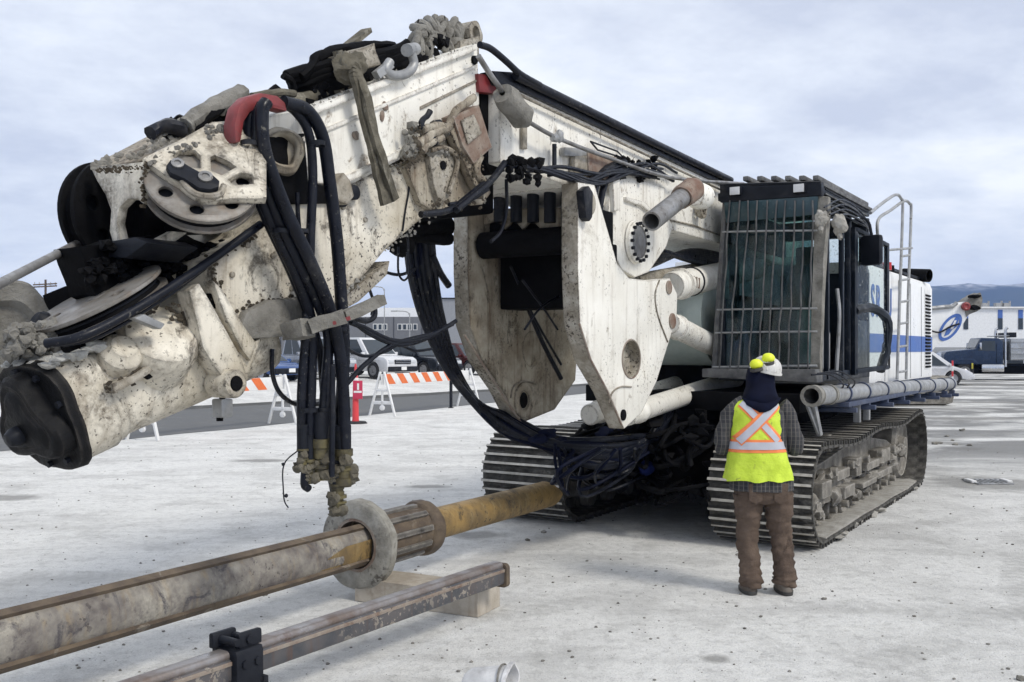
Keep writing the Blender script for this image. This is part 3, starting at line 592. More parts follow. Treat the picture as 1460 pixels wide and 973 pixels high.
mb = MB(); rq = random.Random(21)
for k in range(70): mb.lump((rq.uniform(-.35, .5), rq.uniform(-.78, .75), rq.uniform(.45, 1.22)), (rq.uniform(.04, .11), rq.uniform(.04, .1), rq.uniform(.03, .08)), k, 1, .6)
for k in range(26):
    y = rq.uniform(-.7, .7); z = rq.uniform(.5, 1.2); mb.tube(crom([(.4, y, z), (-.2, y + rq.uniform(-.3, .3), z - rq.uniform(0, .3)), (-.35, y + rq.uniform(-.4, .4), z - .2), (.35, y + rq.uniform(-.5, .5), z + rq.uniform(-.2, .1))], 5), rq.uniform(.015, .035), 7)
tag(P('hose_tangle', mb, M['black']), kind='stuff')

# ---- engine housing with livery
hs = MB(); x0, x1, yb, z0, z1 = 3.05, 7.48, -1.55, 1.44, 2.93
sec = lambda x, k: [(x, 1.3, z0), (x, yb, z0), (x, yb, z1 - 0.12), (x, yb + 0.035, z1 - 0.035), (x, yb + 0.12, z1), (x, 1.3, z1)]
hs.loft([sec(x0, 0), sec(5.1, 0), sec(7.40, 0), [(x1, p[1] + (0.07 if p[1] < 0 else -0.07), p[2] + (0.07 if p[2] < 2 else -0.07)) for p in sec(x1, 0)]])
house = P('engine_housing', hs, M['clean'], smooth=30)
def sideplate(nm, a0, a1, za, zb, mat, th=0.004, par=house, off=0.0):
    mb = MB(); mb.box(((a0 + a1) / 2, yb - th / 2 - 0.002 - off, (za + zb) / 2), (a1 - a0, th, zb - za)); return P(nm, mb, mat, par)
sideplate('blue_stripe', 3.06, 7.39, 1.83, 2.06, M['blue'])
for a in (3.9, 4.75, 5.6, 6.45): sideplate('panel_seam', a, a + 0.012, 1.46, 2.80, M['blacksteel'], 0.003, off=0.004)
for a in (3.95, 4.12): sideplate('side_vent', a, a + 0.09, 1.62, 1.78, M['black'], 0.006, off=0.002)
for k in range(22):
    z = 1.60 + k * 0.052; mb = MB(); mb.box((6.98, yb - 0.012, z), (0.40, 0.02, 0.026), Matrix.Rotation(R(25), 3, 'X')); P('louver_slat', mb, M['black'], house)
sideplate('louver_backing', 6.76, 7.20, 1.56, 2.78, M['clean'], 0.003)
for txt, a in (('S', 3.13), ('R', 3.40), ('U', 4.02)):
    cu = bpy.data.curves.new('letter', 'FONT'); cu.body = txt; cu.size = 0.54; cu.extrude = 0.002; cu.offset = 0.012; cu.align_x = 'LEFT'
    to = bpy.data.objects.new('tmp', cu); COL.objects.link(to)
    dg = bpy.context.evaluated_depsgraph_get(); me = bpy.data.meshes.new_from_object(to.evaluated_get(dg)); bpy.data.objects.remove(to)
    me.materials.clear(); me.materials.append(M['blue'])
    # letters read left to right when seen from outside: rig +x runs to the right of the picture
    me.transform(Matrix.Translation((a, yb - 0.006, 2.28)) @ Matrix.Rotation(R(90), 4, 'X') @ Matrix.Scale(0.8, 4, (1, 0, 0)))
    o = bpy.data.objects.new('letter', me); COL.objects.link(o); o.parent = house
mb = MB(); mb.bar((4.0, yb + .12, z1 + .03), (7.3, yb + .12, z1 + .02), 0.08, 0.035); P('roof_rail', mb, M['blacksteel'], house)
mb = MB(); mb.box((5.2, 0.2, z1 + .07), (3.6, 1.8, 0.13)); P('roof_cover', mb, M['clean'], house, bevel=0.02)
mb = MB(); mb.pipe((7.0, -1.2, z1 + .10), (6.85, -1.6, z1 + 0.06), 0.10, 0.08); mb.cyl((7.0, -1.2, z1 - .05), (7.0, -1.2, z1 + .13), 0.08); P('exhaust_pipe', mb, M['black'], house)
mb = MB(); mb.cyl((4.35, yb + .06, z1 - .02), (4.35, yb + .06, z1 + .08), 0.06, n=14); P('beacon', mb, M['tail'], house)
mb = MB(); mb.cyl((4.62, yb + .07, z1 - .02), (4.62, yb + .07, z1 + .06), 0.05, n=14); P('filler_cap', mb, M['black'], house)

# ---- boarding ladder
def railp(px, b): return crom([pb(u, v, b) for u, v in px], 5)
lad = MB(); lad.tube(railp([(1279, 541), (1283, 420), (1287, 300), (1285, 284), (1277, 278), (1258, 290), (1241, 304)], 1.66), 0.019, 10)
ladder = P('ladder', lad, M['galv'])
mb = MB(); mb.tube(railp([(1292, 541), (1295, 420), (1299, 305), (1297, 291), (1289, 287), (1270, 300), (1252, 314), (1252, 345)], 1.66), 0.019, 10); P('stile', mb, M['galv'], ladder)
for v in (528, 492, 459, 428, 397, 363): mb = MB(); mb.cyl(pb(1279.5 + (541 - v) * 0.028, v + 3, 1.66), pb(1292.5 + (541 - v) * 0.028, v + 1, 1.66), 0.016, n=8); P('rung', mb, M['galv'], ladder)
mb = MB(); mb.tube([pb(1264, 357, 1.66), pb(1300, 354, 1.66)], 0.016, 8); P('cross_rail', mb, M['galv'], ladder)

# ---- cab
ca0, ca1, cb0, cb1, cz0, cz1 = 0.74, 2.92, 0.53, 1.585, 1.56, 3.42
cab = MB(); cab.box(((ca0 + ca1) / 2, -(cb0 + cb1) / 2, cz0 + 0.03), (ca1 - ca0, cb1 - cb0, 0.1)); cab.box((ca1 - 0.04, -(cb0 + cb1) / 2, (cz0 + 2.78) / 2), (0.08, cb1 - cb0, 2.78 - cz0)); cab.box((ca1 - 0.04, -(cb0 + cb1) / 2, (3.2 + cz1) / 2), (0.08, cb1 - cb0, cz1 - 3.2)); cab.box((ca1 - 0.04, -(cb0 + cb1) / 2, 3.0), (0.08, 0.10, .46))
cab.box(((ca0 + ca1) / 2, -(cb0 + .03), 2.0), (ca1 - ca0, 0.06, 0.8)); cab.box(((ca0 + ca1) / 2 + .1, -(cb0 + .03), 3.2), (ca1 - ca0 - .2, 0.05, 0.4))
for a, b in ((ca0 + .35, cb0 + .04), (ca1 - .06, cb1 - .06)): cab.box((a, -b, (cz0 + cz1) / 2), (0.09, 0.09, cz1 - cz0))
cab.box((2.0, -(cb1 - .03), (cz0 + cz1) / 2), (0.10, 0.06, cz1 - cz0)); cab.box((2.5, -(cb1 - .03), 1.9), (0.9, 0.05, 0.6))
cabo = P('cab', cab, M['cabpaint'], bevel=0.01)
mb = MB(); mb.box((ca0 + 1.05, -(cb0 + cb1) / 2, cz1 + 0.06), (2.1, cb1 - cb0 + .04, 0.09)); P('cab_roof', mb, M['cabpaint'], cabo, bevel=0.02)
# front visor frame and corrugated roof guard
def F(u, v, a=0.62): return pa(u, v, a)
fa = 0.62
mb = MB(); q = [F(1026, 262), F(1171, 258), F(1171, 279), F(1027, 289)]; mb.prism(q, (0.10, 0, 0)); P('guard_header', mb, M['blacksteel'], cabo, bevel=0.006)
mb = MB(); mb.prism([F(1032, 289), F(1166, 280), F(1164, 306), F(1035, 318)], (0.05, 0, 0)); P('visor_panel', mb, M['visor'], cabo, bevel=0.004)
for (u, v) in ((1049, 273), (1140, 269)):
    mb = MB(); c = F(u, v, fa - .02); mb.box(c, (0.06, 0.125, 0.095)); wl = P('work_lamp', mb, M['blacksteel'], cabo, bevel=0.01)
    mb = MB(); mb.box(c - Vector((0.033, 0, 0)), (0.01, 0.105, 0.08)); P('lamp_lens', mb, M['lampglass'], wl, bevel=0.003)
mb = MB(); z_r = F(1171, 258).z
mb.prism([F(1026, 262), F(1171, 258), F(1171, 263), F(1026, 267)], (2.25, 0, 0)); rg = P('roof_guard', mb, M['cabgrey'], cabo, bevel=0.004)
for k in range(6):
    t = k / 5; p = F(1062 + 100 * t, 257 - 1 * t); mb = MB(); mb.bar(p + Vector((0.02, 0, 0.02)), p + Vector((2.2, 0, 0.02)), 0.06, 0.05); P('roof_rib', mb, M['cabgrey'], rg, bevel=0.012)
for k in range(5):
    z = z_r - 0.05 - k * 0.045; mb = MB(); mb.bar((0.85, -1.60, z), (2.75, -1.60, z - 0.01), 0.03, 0.016); P('side_guard_bar', mb, M['cabgrey'] if k % 2 else M['blacksteel'], rg, bevel=0.003)
# windscreen and guard bars
mb = MB(); mb.prism([F(1033, 300, .78), F(1160, 298, .78), F(1156, 528, .78), F(1024, 528, .78)], (0.012, 0, 0)); P('windscreen', mb, M['cabglass'], cabo)
guard = MB()
for k, v in enumerate((330, 441, 474, 523)):
    l = 1033 - (v - 290) * 0.072; guard.tube([F(l, v + 1), F((l + 1165) / 2, v - 0.5), F(1165, v - 1)], 0.010 if k < 3 else 0.014, 8)
go = P('window_guard', guard, M['galv'], cabo)
for k in range(10):
    ut = 1041 + k * 13.2; ub = 1026 + k * 13.9; pts = []
    for j in range(9):
        s = j / 8; pts.append(F(ut + (ub - ut) * s + random.uniform(-1.5, 1.5), 286 + (526 - 286) * s, fa - .012))
    mb = MB(); mb.tube(pts, 0.0085, 7); P('guard_bar', mb, M['cabgrey'], go)
# pillars
mb = MB(); pts = [(1163, 280), (1180, 280), (1177, 340), (1171, 430), (1168, 541), (1154, 541), (1157, 430)]
mb.prism([F(u, v, 0.66) for u, v in pts], (0.13, 0, 0)); mb.subdiv(2); mb.wob(0.018, 9, 3); P('front_pillar', mb, M['mud'], cabo)
mb = MB(); mb.prism([F(u, v, 0.66) for u, v in ((1030, 290), (1036, 290), (1028, 410), (1021, 528), (1014, 528))], (0.12, 0, 0)); P('front_pillar', mb, M['cabgrey'], cabo, bevel=0.004)
mb = MB(); mb.prism([F(1001, 526, .50), F(1162, 527, .50), F(1165, 546, .50), F(1001, 538, .50)], (0.22, 0, 0)); P('front_step', mb, M['cabgrey'], cabo, bevel=0.006)
for (u, v, r) in ((1171, 312, 0.062), (1197, 320, 0.07)):
    mb = MB(); c = pd(u, v, 9.5); mb.lump(c, (r, r, r * 1.25), u, 3, 0.45, 1.3); mb.lump(c - Vector((0, 0, r * 1.5)), (r * .4, r * .4, r * .7), u, 2, .5); P('side_lamp', mb, M['palemud'], cabo)
# interior
mb = MB(); mb.box((1.9, -1.02, 1.95), (0.5, 0.5, 0.16)); mb.box((2.2, -1.02, 2.42), (0.14, 0.48, 0.85), Matrix.Rotation(R(10), 3, 'Y')); mb.box((2.3, -1.02, 2.95), (0.1, 0.26, 0.22)); P('seat', mb, M['seat'], cabo, bevel=0.04)
mb = MB(); mb.box((1.15, -1.0, 1.9), (0.3, 0.5, 0.55)); mb.box((1.3, -0.7, 2.2), (0.1, 0.25, 0.2)); P('console', mb, M['blacksteel'], cabo, bevel=0.03)
mb = MB(); mb.box((ca1 - 0.02, -1.05, 2.99), (0.01, 0.98, 0.42)); P('rear_window', mb, M['doorglass'], cabo)
mb = MB(); mb.box((1.0, -1.35, 2.0), (0.1, 0.12, 0.55)); P('paper_notice', mb, M['lampglass'], cabo)
# side structure in the door opening
for a, wd in ((1.02, 0.05), (1.62, 0.06)):
    mb = MB(); mb.bar((a, -cb1 + .01, cz0), (a, -cb1 + .01, cz1), 0.05, wd); P('door_post', mb, M['cabpaint'], cabo, bevel=0.008)
mb = MB(); mb.tube(crom([(1.25, -cb1 - .03, 1.62), (1.25, -cb1 - .06, 2.2), (1.28, -cb1 - .03, 2.5)], 5), 0.02, 8); P('grab_rail', mb, M['galv'], cabo)
mb = MB(); mb.box((1.45, -1.42, 1.85), (0.18, 0.12, 0.42)); mb.wob(.02, 6, 2); P('rag_bundle', mb, M['lampglass'], cabo, bevel=0.03)
# open door folded back along the side
d0, d1 = Vector((2.02, -1.62, 0)), Vector((2.80, -1.80, 0)); dz = lambda p, z: Vector((p.x, p.y, z))
mb = MB(); up = (d1 - d0).cross(Vector((0, 0, 1))).normalized()
mb.bar(dz(d0, 1.58), dz(d0, 3.22), 0.075, 0.05, up); mb.bar(dz(d1, 1.75), dz(d1, 3.1), 0.06, 0.045, up)
mb.bar(dz(d0, 3.20), dz(d1, 3.08), 0.045, 0.06, up); mb.bar(dz(d0, 1.62), dz(d1, 1.66), 0.05, 0.07, up)
door = P('door', mb, M['cabpaint'], cabo, bevel=0.006)
mb = MB(); pts = crom([dz(d0, 2.3), dz(d0.lerp(d1, .5), 2.34), dz(d1, 2.22), dz(d1 + Vector((.02, 0, 0)), 1.9), dz(d1.lerp(d0, .2), 1.62)], 5); mb.tube(pts, 0.055, 8); mb.wob(0.02, 11, 2); P('door_trim', mb, M['cabpaint'], door)
mb = MB(); mb.prism([dz(d0, 1.66), dz(d1, 1.68), dz(d1, 3.08), dz(d0, 3.18)], up * 0.008); P('door_glass', mb, M['doorglass'], door)
mb = MB(); c = pd(1243, 357, 10.9); mb.box(c, (0.09, 0.25, 0.34), Matrix.Rotation(R(-20), 3, 'Z')); P('mirror', mb, M['blacksteel'], cabo, bevel=0.045)
mb = MB(); mb.tube(crom([c + Vector((0, 0, .17)), c + Vector((-.05, .05, .34)), c + Vector((-.5, .22, .42))], 5), 0.016, 8); P('mirror_arm', mb, M['blacksteel'], cabo)
for k in range(4):
    mb = MB(); s = k * 0.06; mb.tube(crom([pd(1175 + k * 4, 296 + k * 5, 9.6), pd(1200 + k * 3, 285 + k * 7, 10.2), pd(1225 + k * 2, 300 + k * 6, 10.9), pd(1238, 318 + k * 3, 11.3)], 5), 0.009, 6); P('cab_cable', mb, M['rubber'], cabo)

# ---- long side pipe on brackets
p0, p1 = pd(1157, 565, 9.25), pd(1356, 547.5, 16.0)
mb = MB(); mb.pipe(p0, p1, 0.092, 0.074, 28); sp = P('side_pipe', mb, M['galv'])
dpp = (p1 - p0)
mb = MB(); mb.pipe(p0 - dpp.normalized() * 0.01, p0 + dpp.normalized() * .12, 0.104, 0.074, 28); P('pipe_collar', mb, M['mud'], sp); mb = MB(); mb.pipe(p0 + dpp.normalized() * .55, p0 + dpp.normalized() * .62, 0.106, 0.074, 28); P('pipe_collar', mb, M['mud'], sp)
for s in (0.14, 0.245, 0.36, 0.48, 0.61, 0.75, 0.88, 0.97):
    c = p0 + dpp * s; dd = dpp.normalized()
    mb = MB(); mb.pipe(c - dd * .02, c + dd * .02, 0.106, 0.088, 24); mb.box(c + Vector((0, -0.05, -.145)), (0.06, 0.08, 0.10)); mb.box(c + Vector((0, 0.1, -.17)), (0.07, 0.5, 0.05)); P('pipe_clamp', mb, M['clampblue'], sp, bevel=0.004)
for s in (0.01, 0.215, 0.27):
    c = p0 + dpp * (s + .02); mb = MB()
    if s < .1: mb.bar(c + Vector((.02, 0.05, -.1)), Vector((c.x + .12, c.y + .02, 1.03)), 0.045, 0.045); mb.bar(c + Vector((-.02, .10, -.1)), Vector((c.x + .1, c.y + .03, 1.05)), 0.03, 0.03)
    else: mb.bar(c + Vector((0, .03, -.1)), Vector((c.x, c.y + .03, 1.06)), 0.07, 0.07)
    P('pipe_bracket', mb, M['galv'], sp, bevel=0.004)
mb = MB(); mb.box((4.2, -1.60, 1.30), (6.2, 0.36, 0.05)); mb.box((4.2, -1.52, 1.385), (6.2, 0.05, 0.10)); P('walkway', mb, M['clampblue'], bevel=0.004)
for k in range(3):
    mb = MB(); b0 = pd(1172 + k * 9, 550 - k * 2, 9.35 + k * .1); mb.tube(crom([b0 + Vector((0, 0.1, .1)), b0 + Vector((.25, 0, .10)), b0 + Vector((.6, -.05, .0)), b0 + Vector((.9, 0.06, -.1))], 5), 0.009, 6); P('loose_cable', mb, M['rubber'], sp)

# ---- boom (horizontal box beam behind the mast)
bt = [pb(u, v, .40) for u, v in ((713, 131), (740, 119), (1040, 263))]; bl = [pb(u, v, .40) for u, v in ((1032, 349), (935, 322), (850, 290), (800, 262), (713, 232))]
zt, zl = bt[-1].z, bl[0].z
mb = MB(); mb.prism(bt + [Vector((4.3, -.40, zt - .05)), Vector((4.3, -.40, zl - .1))] + bl, (0, 0.8, 0)); boom = P('boom', mb, M['white'], bevel=0.012)
mb = MB(); t_ = [pb(u, v, .43) for u, v in ((703, 101), (735, 103), (1046, 255), (1040, 268), (738, 127), (712, 120))]; mb.prism(t_, (0, 0.12, 0)); P('boom_edge_seal', mb, M['rubber'], boom, bevel=0.01)
mb = MB(); mb.tube([pb(u, v, .46) for u, v in ((735, 108), (830, 154), (930, 203), (1042, 257))], 0.034, 12); P('boom_hose', mb, M['rubber'], boom)
mb = MB(); mb.tube([pb(u, v, .44) for u, v in ((742, 136), (830, 178), (930, 225), (1030, 272))], 0.012, 8); P('weld_bead', mb, M['edge'], boom)
mb = MB(); mb.tube([pb(u, v, .41) for u, v in ((945, 312), (990, 322), (1030, 337))], 0.010, 8); P('weld_bead', mb, M['edge'], boom)
mb = MB(); mb.tube(crom([pb(u, v, .48) for u, v in ((684, 64), (700, 70), (722, 88), (742, 106), (770, 122))], 5), 0.024, 10); P('mast_head_hose', mb, M['rubber'], boom)
trace('boom_end_plate', [(686, 118), (718, 118), (720, 245), (700, 250), (684, 215)], .30, .5, M['black'], boom)
trace('red_bracket', [(682, 105), (706, 108), (708, 134), (684, 131)], .36, .08, M['red'], boom)
# lifting rope with its muddy socket
rope = MB(); rope.tube(crom([pb(u, v, .52) for u, v in ((682, 80), (700, 108), (716, 130))], 4) , 0.02, 10); rp = P('stay_rope', rope, M['steel'])
mb = MB(); a_, c_ = pb(716, 132, .53), pb(752, 176, .53); d_ = c_ - a_; mb.lathe(a_, d_, [(0, .02), (0, .075), (d_.length * .25, .095), (d_.length * .8, .09), (d_.length, .04), (d_.length, .018)], 18); mb.subdiv(1); mb.wob(.012, 14, 1); P('rope_socket', mb, M['mud'], rp)
mb = MB(); mb.tube(crom([pb(u, v, .52) for u, v in ((750, 172), (795, 197), (870, 226), (960, 254), (1060, 262))], 6), 0.0165, 10); P('wire_rope', mb, M['steel'], rp)
mb = MB(); mb.lump(pb(797, 194, .53), (.05, .04, .05), 4, 2, .5); mb.lump(pb(790, 197, .53), (.05, .03, .03), 9, 2, .5); P('rope_clip', mb, M['galv'], rp)
# fittings on the boom's side
for px, b, th, mt, nm in (([(838, 215), (882, 225), (884, 262), (840, 250)], .47, .07, 'rust', 'rusty_bracket'), ([(820, 222), (838, 220), (838, 252), (818, 256)], .46, .05, 'edge', 'spacer_plate'), ([(745, 180), (752, 180), (752, 213), (745, 213)], .43, .02, 'edge', 'stop_lug'), ([(806, 210), (838, 212), (838, 224), (806, 222)], .46, .05, 'galv', 'limit_switch'), ([(790, 205), (794, 205), (794, 250), (790, 250)], .46, .02, 'blacksteel', 'bolt_rod')):
    trace(nm, px, b, th, M[mt], boom)
mb = MB(); mb.tube([pb(u, v, .45) for u, v in ((842, 202), (880, 216), (890, 226), (852, 214), (842, 202))], .008, 6); P('wire_bracket', mb, M['blacksteel'], boom)
for k in range(8):
    mb = MB(); mb.tube(crom([pb(720 + k * 9 + random.uniform(-5, 5), 236 + k * 1.5 + random.uniform(-6, 6), .50), pb(770 + k * 6, 243 + random.uniform(-7, 8), .52), pb(830 + k * 5, 258 + random.uniform(-10, 10), .5), pb(870 + k * 9, 238 + random.uniform(-9, 9), .5), pb(930 + k * 5, 250 + random.uniform(-9, 10), .48)], 6), random.uniform(.009, .02), 7); P('hydraulic_line', mb, M['rubber'], boom)
mb = MB()
for k in range(26): mb.lump(pb(random.uniform(725, 770), random.uniform(228, 262), .52), random.uniform(.02, .045), k, 1, .6)
for k in range(26): mb.lump(pb(random.uniform(868, 940), random.uniform(226, 256), .46), random.uniform(.02, .045), k + 40, 1, .6)
tag(P('valve_bank', mb, M['black'], boom), kind='stuff')
mb = MB(); mb.tube(crom([pb(u, v, .47) for u, v in ((845, 320), (846, 280), (855, 250), (875, 236), (890, 232))], 5), .035, 9); mb.tube(crom([pb(u, v, .45) for u, v in ((852, 330), (856, 290), (866, 255), (890, 240))], 5), .03, 9); P('thick_hose', mb, M['rubber'], boom)

# ---- boom foot plate with hub
ft = trace('boom_foot', [(872, 252), (884, 246), (948, 268), (946, 300), (960, 322), (950, 352), (925, 388), (905, 396), (886, 384), (868, 345), (868, 292)], .44, .12, M['white'], holes=())
def hub(par, u, v, b, r, n=12):
    c = pb(u, v, b); mb = MB(); mb.lathe(c, RV, [(0, r * 1.3), (.03, r * 1.28), (.05, r * 1.12), (.05, r * 1.0)], 36); h = P('hub_ring', mb, M['white'], par)
    mb = MB(); mb.lathe(c, RV, [(.02, r * 1.02), (.045, r * .98), (.05, r * .55), (.04, r * .4), (.04, 0)], 30); P('hub_cap', mb, M['steel'], h)
    for k in range(n):
        a = 2 * math.pi * k / n; q = c + Vector((math.cos(a) * r * 1.12, 0, math.sin(a) * r * 1.12)) + RV * .045
        mb = MB(); mb.cyl(q, q + RV * .025, .016, n=8); P('hub_bolt', mb, M['blacksteel'], h)
hub(ft, 905, 346, .45, .15, 16)
trace('foot_rib', [(874, 254), (884, 250), (884, 300), (876, 302)], .48, .05, M['white'], ft)
trace('foot_rib', [(893, 281), (920, 288), (932, 302), (928, 304), (916, 294), (893, 286)], .47, .04, M['white'], ft)
# pipe stub hanging beside the boom
a_, c_ = pd(929, 316, 8.15), pd(987, 270, 8.9); mb = MB(); mb.pipe(a_, c_, .083, .066, 26); stub = P('pipe_stub', mb, M['steel'])
mb = MB(); d_ = (c_ - a_).normalized(); mb.lathe(c_ - d_ * .28, d_, [(0, .084), (0, .10), (.08, .105), (.28, .11), (.34, .09), (.34, 0)], 26); mb.subdiv(1); mb.wob(.01, 12, 4); P('stub_collar', mb, M['rust'], stub)
mb = MB(); q = pd(1010, 283, 9.6); mb.lathe(pd(990, 278, 9.3), q - pd(990, 278, 9.3), [(0, 0), (0, .10), (.10, .13), (.22, .12), (.3, .09), (.3, 0)], 22); P('pivot_boss', mb, M['white'], stub)
mb = MB(); mb.lathe(pb(1000, 300, .47), RV, [(-.05, .06), (.0, .09), (.03, .085), (.03, .05), (-.02, .05)], 18); P('lifting_eye', mb, M['edge'], stub)
# ---- lift cylinders
def cylr(nm, q0, q1, r, mat, rod=None, rr=.5, par=None):
    mb = MB(); d = q1 - q0; l = d.length; mb.lathe(q0, d, [(0, 0), (0, r * .9), (.02, r), (l * .07, r), (l * .075, r * 1.12), (l * .1, r * 1.12), (l * .105, r), (l - .02, r), (l, r * .9), (l, 0)], 24); o = P(nm, mb, mat)
    return o
ext = lambda q0, q1, k: q0 + (q1 - q0) * k
q0, q1 = pb(958, 408, .30), pb(1030, 392, .30); cyA = cylr('lift_cylinder', q0, ext(q0, q1, 1.8), .145, M['white'])
mb = MB(); d = (q1 - q0).normalized(); mb.lathe(q0 + d * .5, d, [(0, .145), (0, .155), (.025, .155), (.025, .145)], 24); P('cylinder_band', mb, M['blacksteel'], cyA)
for k in range(3):
    mb = MB(); mb.box(q0 + d * (.24 + k * .07) + RV * .14 + Vector((0, 0, .02 - k * .015)), (.03, .012, .11)); P('stencil_mark', mb, M['rust'], cyA)
q0, q1 = pb(955, 462, .36), pb(1018, 494, .36); cyB = cylr('lift_cylinder', q0, ext(q0, q1, 1.7), .115, M['white'])
q0, q1 = pb(892, 592, .25), pb(1020, 550, .25)
for sy in (1, -1): cylr('push_cylinder', Vector((q0.x + (.22 if sy < 0 else 0), q0.y * sy, q0.z - (.03 if sy < 0 else 0))), ext(Vector((q0.x, q0.y * sy, q0.z)), Vector((q1.x, q1.y * sy, q1.z)), 1.3), .105, M['white'])
mb = MB(); mb.cyl(pb(900, 596, .1), pb(1010, 562, .1), .05); P('yellow_rod', mb, M['yellow'])
mb = MB(); c = pb(1000, 455, 0.15); mb.cyl(c + RV * .2, c - RV * .9, .52, n=40); P('winch_drum', mb, M['greenpaint'])
mb = MB(); c = pb(910, 392, 0.28); mb.tube([pb(905, 400, .1), pb(1000, 382, .1), pb(1050, 373, .1)], .065, 14); P('rod_guide', mb, M['edge'])
mb = MB()
for k in range(8): mb.tube(crom([pb(885 + k * 4, 395 - k * 2, .25 - k * .05), pb(930, 378 - k * 3, .2), pb(985, 358 + k * 2, .2), pb(1040, 366 + k * 3, .2)], 5), .03, 8)
tag(P('boom_hoses', mb, M['rubber']), kind='stuff')

# ---- the two big link plates
fA = [(806, 262), (826, 258), (848, 264), (856, 292), (870, 340), (880, 376), (897, 397), (925, 400), (955, 397), (966, 420), (965, 452), (936, 545), (914, 590), (890, 612), (868, 560), (842, 515), (826, 462), (824, 300), (822, 268)]
fA = [(824, 260), (848, 264), (856, 292), (870, 340), (880, 376), (897, 397), (925, 400), (955, 397), (966, 420), (965, 452), (936, 545), (914, 590), (890, 612), (868, 560), (842, 515), (827, 462), (824, 380)]
plA = trace('link_plate', fA, .53, .15, M['white'], holes=[ell(900, 512, 12.5, 27)], bevel=0.008); plA['label'] = 'right hand link plate with an oval hole'
for f in plA.data.polygons: pass
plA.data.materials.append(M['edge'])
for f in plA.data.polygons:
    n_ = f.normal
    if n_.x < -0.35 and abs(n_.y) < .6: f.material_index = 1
mb = MB(); mb.prism([pb(u, v, .44) for u, v in ell(902, 512, 19, 36)], -RV * .02); P('hole_backing', mb, M['edge'], plA)
mb = MB(); mb.tube([pb(u, v, .532) for u, v in ell(900, 512, 13, 27.5, 28)] + [pb(913, 512, .532)], .007, 6, cap=False); P('hole_rim', mb, M['rust'], plA)
for (u, v, r) in ((888, 592, .048), (953, 410, .065), (958, 458, .075)):
    c = pb(u, v, .53); mb = MB(); mb.lathe(c, RV, [(-.02, r * 1.0), (.012, r), (.016, r * .8), (.016, 0)], 20); P('pin', mb, M['rust'] if v < 500 else M['black'], plA)
mb = MB(); mb.tube(crom([pb(u, v, .535) for u, v in ((868, 575), (873, 560), (885, 552), (900, 552))], 6), .008, 6); P('weld_bead', mb, M['edge'], plA)
mb = MB(); mb.tube(crom([pb(u, v, .535) for u, v in ((940, 400), (934, 420), (938, 450), (952, 488))], 6), .008, 6); P('weld_bead', mb, M['edge'], plA)
mb = MB(); mb.tube([pb(u, v, .535) for u, v in ((826, 462), (842, 513), (866, 558), (886, 606))], .009, 6); P('weld_bead', mb, M['rust'], plA)
# dark pin lock at the plate's top
mb = MB(); c = pb(838, 287, .53); mb.prism([pb(u, v, .60) for u, v in ((832, 272), (840, 265), (846, 275), (845, 310), (841, 316), (836, 310))], -RV * .07); P('pin_lock', mb, M['blacksteel'], plA, bevel=.01)
mb = MB(); mb.lathe(pb(838, 290, .53), RV, [(0, .10), (.02, .10), (.03, .085), (.03, 0)], 24); P('pin_boss', mb, M['edge'], plA)
mb = MB(); mb.prism([Vector((q.x, .53, q.z)) for q in (pb(u, v, .53) for u, v in [(960 if (u, v) == (936, 545) else 934 if (u, v) == (914, 590) else u, v) for u, v in fA])], Vector((0, .15, 0))); plB = P('link_plate', mb, M['tan'], bevel=0.008); plB['label'] = 'left hand link plate showing its brown streaked inner face'
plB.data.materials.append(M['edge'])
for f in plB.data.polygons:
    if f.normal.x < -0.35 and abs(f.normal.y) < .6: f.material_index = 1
c = pb(746, 571, -.53); mb = MB(); mb.lathe(c, RV, [(-.01, .17), (.012, .165), (.016, .15), (.016, .085), (-.03, .08), (-.03, 0)], 28); P('pin_boss', mb, M['tan'], plB); mb = MB(); mb.lathe(c, RV, [(-.04, .078), (.004, .074), (.004, 0)], 20); P('pin', mb, M['black'], plB)
mb = MB(); mb.tube([pb(u, v, -.525) for u, v in ((662, 478), (690, 522), (722, 572), (742, 602))], .011, 6); P('weld_bead', mb, M['rust'], plB)
mb = MB(); mb.tube(crom([pb(u, v, -.525) for u, v in ((728, 568), (732, 552), (746, 544), (764, 548))], 6), .008, 6); P('weld_bead', mb, M['edge'], plB)
mb = MB(); mb.lathe(pb(758, 498, -.53), RV, [(0, .17), (.006, .165), (.006, 0)], 28); P('cover_disc', mb, M['tan'], plB)
# cross members between the plates
mb = MB(); a_ = pb(760, 346, .0); mb.cyl(Vector((a_.x, -.46, a_.z)), Vector((a_.x, .5, a_.z)), .115, n=28); P('cross_tube', mb, M['black'])
mb = MB(); q = pb(760, 395, .0); mb.box((q.x + .42, 0.0, q.z + .02), (.35, .98, .55)); mb.box((q.x + .3, .0, q.z + .42), (.5, .95, .3)); P('hose_block', mb, M['black'], bevel=.02)
q = pb(757, 262, .0); xb = q.x
mb = MB(); mb.box((xb, .02, q.z), (.16, .82, .13)); mb.box((xb - .06, .02, q.z - .07), (.10, .86, .03)); P('cross_beam', mb, M['white'], bevel=.008)
for k in range(5):
    mb = MB(); u = 712 + k * 24; p = pa(u, 297, xb + .02); mb.cyl(p + Vector((0, 0, .13)), p + Vector((0, 0, -.12)), .05, n=14); P('spring_pin', mb, M['blacksteel'], bevel=.004)
mb = MB(); mb.prism([pa(u, v, xb + .06) for u, v in ((690, 298), (800, 296), (800, 330), (770, 326), (758, 314), (745, 328), (733, 314), (720, 328), (708, 314), (690, 322))], (.03, 0, 0)); P('toothed_plate', mb, M['tan'], bevel=.004)
